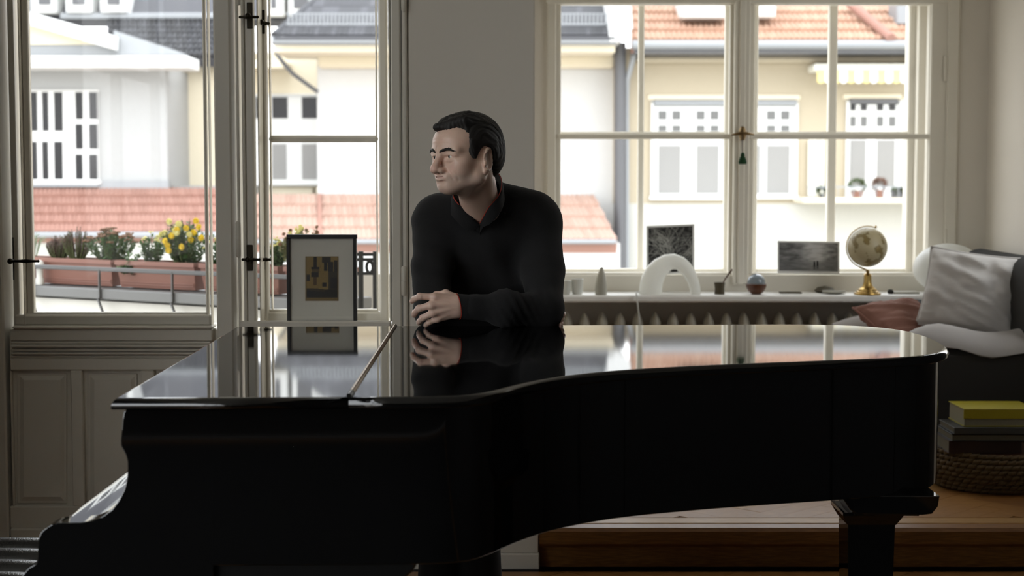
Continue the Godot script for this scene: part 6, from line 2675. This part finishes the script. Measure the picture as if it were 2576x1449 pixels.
func left_hand(f: Fld):
	var chains := [
		[[1093, 747, 4.549], [1056, 745.5, 4.548], [1042, 752, 4.571], [1036.5, 758, 4.590]],
		[[1084, 768, 4.540], [1054, 776, 4.547], [1044, 786, 4.572], [1041, 793, 4.590]],
		[[1089, 787, 4.546], [1063, 800, 4.553], [1055, 808.5, 4.574], [1053, 813, 4.588]],
		[[1099, 802, 4.558], [1079, 811, 4.562], [1072, 817, 4.576], [1070.5, 820, 4.586]]]
	var rads := [[0.0118, 0.0095, 0.0084, 0.0072], [0.0122, 0.0098, 0.0086, 0.0074], [0.0118, 0.0093, 0.0082, 0.0070], [0.0105, 0.0082, 0.0072, 0.0062]]
	var wr := [[1146, 757, 4.568], [1148, 765, 4.562], [1149, 774, 4.562], [1148, 783, 4.568]]
	for k in 4:
		var mc := at(chains[k][0][0], chains[k][0][1], chains[k][0][2])
		var w := at(wr[k][0], wr[k][1], wr[k][2])
		f.cap(w, mc, 0.019, rads[k][0], 0.012)
	# heel of the hand towards the sleeve
	f.cap(at(1148, 762, 4.568), at(1190, 764, 4.585), 0.022, 0.024, 0.012)
	f.cap(at(1148, 779, 4.570), at(1190, 780, 4.585), 0.021, 0.024, 0.012)
	for k in 4:
		for j in 3:
			var a: Array = chains[k][j]
			var b: Array = chains[k][j + 1]
			f.cap(at(a[0], a[1], a[2]), at(b[0], b[1], b[2]), rads[k][j] * (0.84 if j == 0 else 1.0), rads[k][j + 1], 0.0035)
		# knuckles
		var mc := at(chains[k][0][0], chains[k][0][1], chains[k][0][2])
		f.ell(mc + Vector3(0, 0, 0.004), Vector3(0.0105, 0.0095, 0.0095), 0.008)
		var pp := at(chains[k][1][0], chains[k][1][1], chains[k][1][2])
		f.ell(pp + Vector3(0, 0, 0.0015), Vector3(0.0092, 0.0095, 0.0092) * (rads[k][1] / 0.0095), 0.004)
		# crease over the joint
		f.cap(pp + Vector3(-0.001, 0.005, 0.011), pp + Vector3(0.0, -0.004, 0.0115), 0.0009, 0.0009, 0.0025, -1)
		# nail
		var tp := at(chains[k][3][0], chains[k][3][1], chains[k][3][2])
		# tendon to the wrist
		var w := at(wr[k][0] - 6, wr[k][1], wr[k][2] - 0.0165)
		f.cap(mc + Vector3(0.004, 0, 0.0085), w, 0.0042, 0.0030, 0.006)
	# thumb lies behind the index finger
	f.cap(at(1140, 752, 4.575), at(1122, 739, 4.585), 0.016, 0.0125, 0.012)
	f.cap(at(1122, 739, 4.585), at(1098, 741, 4.602), 0.0115, 0.0095, 0.006)
	f.cap(at(1098, 741, 4.602), at(1080, 748, 4.610), 0.0095, 0.0075, 0.005)
	# veins
	for v: Array in [[[1136, 747], [1120, 752], [1108, 750], [1098, 756]], [[1138, 768], [1122, 771], [1112, 765], [1099, 770], [1094, 777]], [[1134, 782], [1118, 781], [1108, 786], [1102, 793]], [[1122, 771], [1116, 779], [1106, 778], [1098, 784]]]:
		for j in v.size() - 1:
			f.cap(at(v[j][0], v[j][1], 4.5455 + absf(v[j][1] - 768) * 0.0003), at(v[j + 1][0], v[j + 1][1], 4.5405 + absf(v[j + 1][1] - 770) * 0.0003), 0.0026, 0.0022, 0.0035)

func right_hand(f: Fld):
	# tucked behind the other elbow, fingers curled round the sleeve
	var w := at(1336, 800, 4.715)
	var pm := at(1376, 803, 4.715)
	f.cap(w, pm, 0.024, 0.02, 0.015)
	f.cap(w + Vector3(0, -0.014, 0), pm + Vector3(0, -0.014, 0), 0.02, 0.018, 0.012)
	for k in 4:
		var a := pm + Vector3(0.004, 0.018 - k * 0.0135, -0.004)
		var b := a + Vector3(0.030 - k * 0.003, 0.002, 0.012)
		var c := b + Vector3(0.012, -0.001, 0.024)
		var e := c + Vector3(0.0, -0.002, 0.016)
		var r := 0.0092 - k * 0.0006
		f.cap(a, b, r * 1.1, r, 0.004)
		f.cap(b, c, r, r * 0.92, 0.003)
		f.cap(c, e, r * 0.92, r * 0.8, 0.003)
	f.cap(w + Vector3(0.012, 0.012, 0.01), pm + Vector3(-0.006, 0.026, 0.016), 0.014, 0.011, 0.01)
	f.cap(pm + Vector3(-0.006, 0.026, 0.016), pm + Vector3(0.016, 0.028, 0.026), 0.010, 0.008, 0.005)

# body and sweater share this shape; grow thickens it
func body_field(f: Fld, g: float):
	f.ell(at(1228, 660, 4.93), Vector3(0.205 + g, 0.235 + g, 0.135 + g), 0.06)
	f.ell(at(1218, 850, 5.0), Vector3(0.19 + g, 0.22 + g, 0.135 + g), 0.08)
	f.cap(at(1108, 560, 4.85), at(1345, 556, 4.885), 0.072 + g, 0.075 + g, 0.05)
	f.cap(at(1232, 497, 4.83), at(1336, 531, 4.87), 0.055 + g, 0.058 + g, 0.05)
	f.cap(at(1200, 514, 4.81), at(1106, 540, 4.84), 0.052 + g, 0.058 + g, 0.05)
	f.ell(at(1220, 604, 4.845), Vector3(0.12 + g, 0.095 + g, 0.102 + g), 0.05)
	# upper arms
	f.cap(at(1096, 566, 4.84), at(1087, 680, 4.755), 0.066 + g, 0.0615 + g, 0.04)
	f.cap(at(1087, 680, 4.755), at(1087, 780, 4.672), 0.0615 + g, 0.052 + g, 0.012)
	f.cap(at(1352, 568, 4.885), at(1365, 680, 4.79), 0.070 + g, 0.0665 + g, 0.04)
	f.cap(at(1365, 680, 4.79), at(1370, 777, 4.68), 0.0665 + g, 0.053 + g, 0.012)
	# forearms crossed on the lid
	f.cap(at(1086, 784, 4.668), at(1330, 798, 4.71), 0.047 + g, 0.036 + g, 0.025)
	f.cap(at(1372, 780, 4.676), at(1270, 776, 4.605), 0.050 + g, 0.049 + g, 0.03)
	f.cap(at(1270, 776, 4.605), at(1182, 772, 4.578), 0.049 + g, 0.0345 + g * 0.4, 0.03)

func sweater_fold(p: Vector3) -> float:
	# cloth gathers: diagonal creases at the elbows and long soft folds down the chest
	var d := 0.0
	var el := at(1300, 780, 4.62)
	var e := p - el
	d += 0.0035 * exp(-(e.x * e.x) / 0.006 - e.y * e.y / 0.004) * sin((e.x * 1.0 + e.y * 0.55) * 260.0)
	var ch := p - at(1230, 660, 4.8)
	d += 0.004 * exp(-ch.y * ch.y / 0.03) * sin(ch.x * 62.0 + ch.y * 9.0 + sin(ch.y * 21.0)) * clampf(1.0 - absf(ch.x) / 0.2, 0.0, 1.0)
	var ar := p - at(1085, 650, 4.78)
	d += 0.0025 * exp(-ar.length_squared() / 0.02) * sin(ar.y * 95.0 + ar.x * 60.0)
	return d

func collar(t: Node):
	# stand-up collar: a strip that opens at the throat into a V
	var path := [[1205, 562, 4.728], [1180, 538, 4.722], [1152, 512, 4.73], [1140, 492, 4.77], [1148, 474, 4.83], [1185, 452, 4.87], [1225, 438, 4.87], [1252, 436, 4.83], [1262, 458, 4.765], [1255, 490, 4.715], [1230, 521, 4.706], [1207, 562, 4.726]]
	var ridge := []
	var foot := []
	var outer := []
	for i in path.size():
		var q: Array = path[i]
		var p := at(q[0], q[1], q[2])
		var ce := at(1205, 500, 4.80)
		var o := p - ce
		o.y = 0
		o = o.normalized()
		ridge.append(p)
		var tip := i == 0 or i == path.size() - 1
		outer.append(p + o * (0.003 if tip else 0.006) + Vector3(0, -0.006 if tip else -0.014, 0))
		foot.append(p + o * (0.004 if tip else 0.010) + Vector3(0, -0.012 if tip else -0.05, -0.010))
	var m := M.new()
	# smooth the loops
	var fine := []
	for lp: Array in [ridge, outer, foot]:
		var cv := Curve3D.new()
		for i in lp.size():
			var a: Vector3 = lp[maxi(i - 1, 0)]
			var b: Vector3 = lp[mini(i + 1, lp.size() - 1)]
			cv.add_point(lp[i], -(b - a) * 0.16, (b - a) * 0.16)
		var q := []
		for k in 61:
			q.append(cv.sample_baked(cv.get_baked_length() * k / 60.0, true))
		fine.append(q)
	var inner := []
	for k in 61:
		var c := at(1205, 500, 4.80)
		var o: Vector3 = fine[0][k] - c
		o.y = 0
		inner.append((fine[0][k] as Vector3) - o.normalized() * 0.006 + Vector3(0, -0.03, 0))
	var lo := []
	for k in 61:
		lo.append(PackedVector3Array([inner[k], (inner[k] as Vector3).lerp(fine[0][k], 0.6), fine[0][k], fine[1][k], fine[2][k]]))
	m.loft(lo, false, false)
	put(m, "collar", A.wool, t)
	m = M.new()
	m.tube(fine[0].slice(8), [0.0017], 6)
	put(m, "collar_piping", A.piping, t, "orange-red collar piping")
	# zip below the collar
	m = M.new()
	var zp := []
	for q: Array in [[1208, 566, 4.738], [1208, 590, 4.745], [1210, 620, 4.762], [1212, 650, 4.775]]:
		zp.append(at(q[0], q[1], q[2]))
	m.tube(zp, [0.0016], 6)
	put(m, "zip", A.zip, t)
	# cuff with piping at the wrist
	var a := at(1153, 771, 4.566)
	var b := at(1186, 773, 4.578)
	var ax := (b - a).normalized()
	var up := (Vector3.UP - ax * ax.y).normalized()
	var sd := ax.cross(up)
	m = M.new()
	var l2 := []
	for r: Array in [[0.0, 0.029, 0.0345], [0.0, 0.0305, 0.0365], [0.004, 0.031, 0.037], [0.025, 0.031, 0.0365], [0.045, 0.033, 0.036]]:
		var q := PackedVector3Array()
		for k in 28:
			var an := TAU * k / 28
			q.append(a + ax * r[0] + sd * cos(an) * r[1] + up * sin(an) * r[2] + ax * (-0.008 * sin(an) * (1.0 - r[0] / 0.045)))
		l2.append(q)
	m.loft(l2, true, false)
	put(m, "cuff", A.wool, t)
	m = M.new()
	var ring := []
	for k in 33:
		var an := TAU * k / 32
		ring.append(a - ax * 0.0005 + sd * cos(an) * 0.0303 + up * sin(an) * 0.0362 + ax * (-0.008 * sin(an)))
	m.tube(ring, [0.0015], 6)
	put(m, "cuff_piping", A.piping, t, "orange-red cuff piping")

func hair(t: Node):
	var f := Fld.new()
	f.ell(V(0, 40, -22), V(81, 92, 103), 0.01)
	f.ell(V(0, -10, -70), V(66, 62, 47), 0.03)
	f.ell(V(0, 5, -30), V(79, 50, 60), 0.03)
	# swept front
	f.cap(V(-50, 74, 60), V(-12, 84, 76), 0.009, 0.011, 0.016)
	f.cap(V(-12, 84, 76), V(44, 102, 34), 0.011, 0.018, 0.02)
	f.cap(V(-34, 96, 36), V(30, 108, 6), 0.018, 0.022, 0.02)
	# sideburns
	for g: float in [-1.0, 1.0]:
		f.cap(V(69 * g, 40, 26), V(69 * g, -8, 20), 0.010, 0.006, 0.012)
	# face, ears and neck stay free
	f.ell(V(4, 0, 106), V(78, 82, 92), 0.006, -1)
	for g: float in [-1.0, 1.0]:
		f.cap(V(80 * g, -20, 90), V(76 * g, 68, 90), 0.052, 0.054, 0.006, -1)
		f.ell(V(90 * g, -30, -16), V(44, 62, 33), 0.006, -1)
		f.ell(V(70 * g, -62, 20), V(40, 52, 44), 0.006, -1)
	f.ell(V(0, -126, 0), V(110, 66, 90), 0.012, -1)
	var m := M.new()
	f.mesh(m, 0.0034, head_xf, null, hair_ridge)
	put(m, "hair", A.hair, t)
	# loose strands over the top, combed back and to the side
	m = M.new()
	for k in 420:
		var u := rng.randf_range(-0.95, 0.95)
		var st := rng.randf_range(0.0, 0.5)
		var pts := []
		var len := rng.randf_range(0.25, 0.5)
		var dv := rng.randf_range(-0.12, 0.12)
		for j in 6:
			var w := st + len * j / 5.0
			# from the front over the crown; w 0 at the hairline, 1 at the nape
			var an := 0.92 - w * 2.5
			var x := u * 0.8 + dv * j / 5.0 + 0.1 * w
			var n := Vector3(x * 0.95, cos(an * 0.0) * 0.0, 0)
			var el := Vector3(x, sqrt(maxf(0.05, 1.0 - x * x)) * cos(PI / 2 - (PI / 2 + 0.0) + 0.0), 0)
			var ph := PI / 2 - an * 0.95
			var rr := sqrt(maxf(0.02, 1.0 - x * x * 0.92))
			var p := V(0, 40, -22) + V(81.8 * x * 0.96, 92.8 * rr * sin(ph), 103.8 * rr * cos(ph))
			if j == 0 and an > 0.6:
				p += V(0, 6, 2)
			pts.append(head_xf * p)
		m.tube(pts, [0.0004, 0.0006, 0.0006, 0.0005, 0.0004, 0.0002], 4)
	put(m, "hair_strands", A.hair_strand, t).set_meta("kind", "stuff")

func hair_ridge(p: Vector3) -> float:
	var q := p * 1000.0
	var a := atan2(q.z + 20.0, q.y - 20.0)
	return 0.0009 * sin(q.x * 0.75 + a * 2.0 + sin(a * 5.0) * 1.2) + 0.0006 * sin(q.x * 1.7 + 3.0 * sin(a * 3.0))
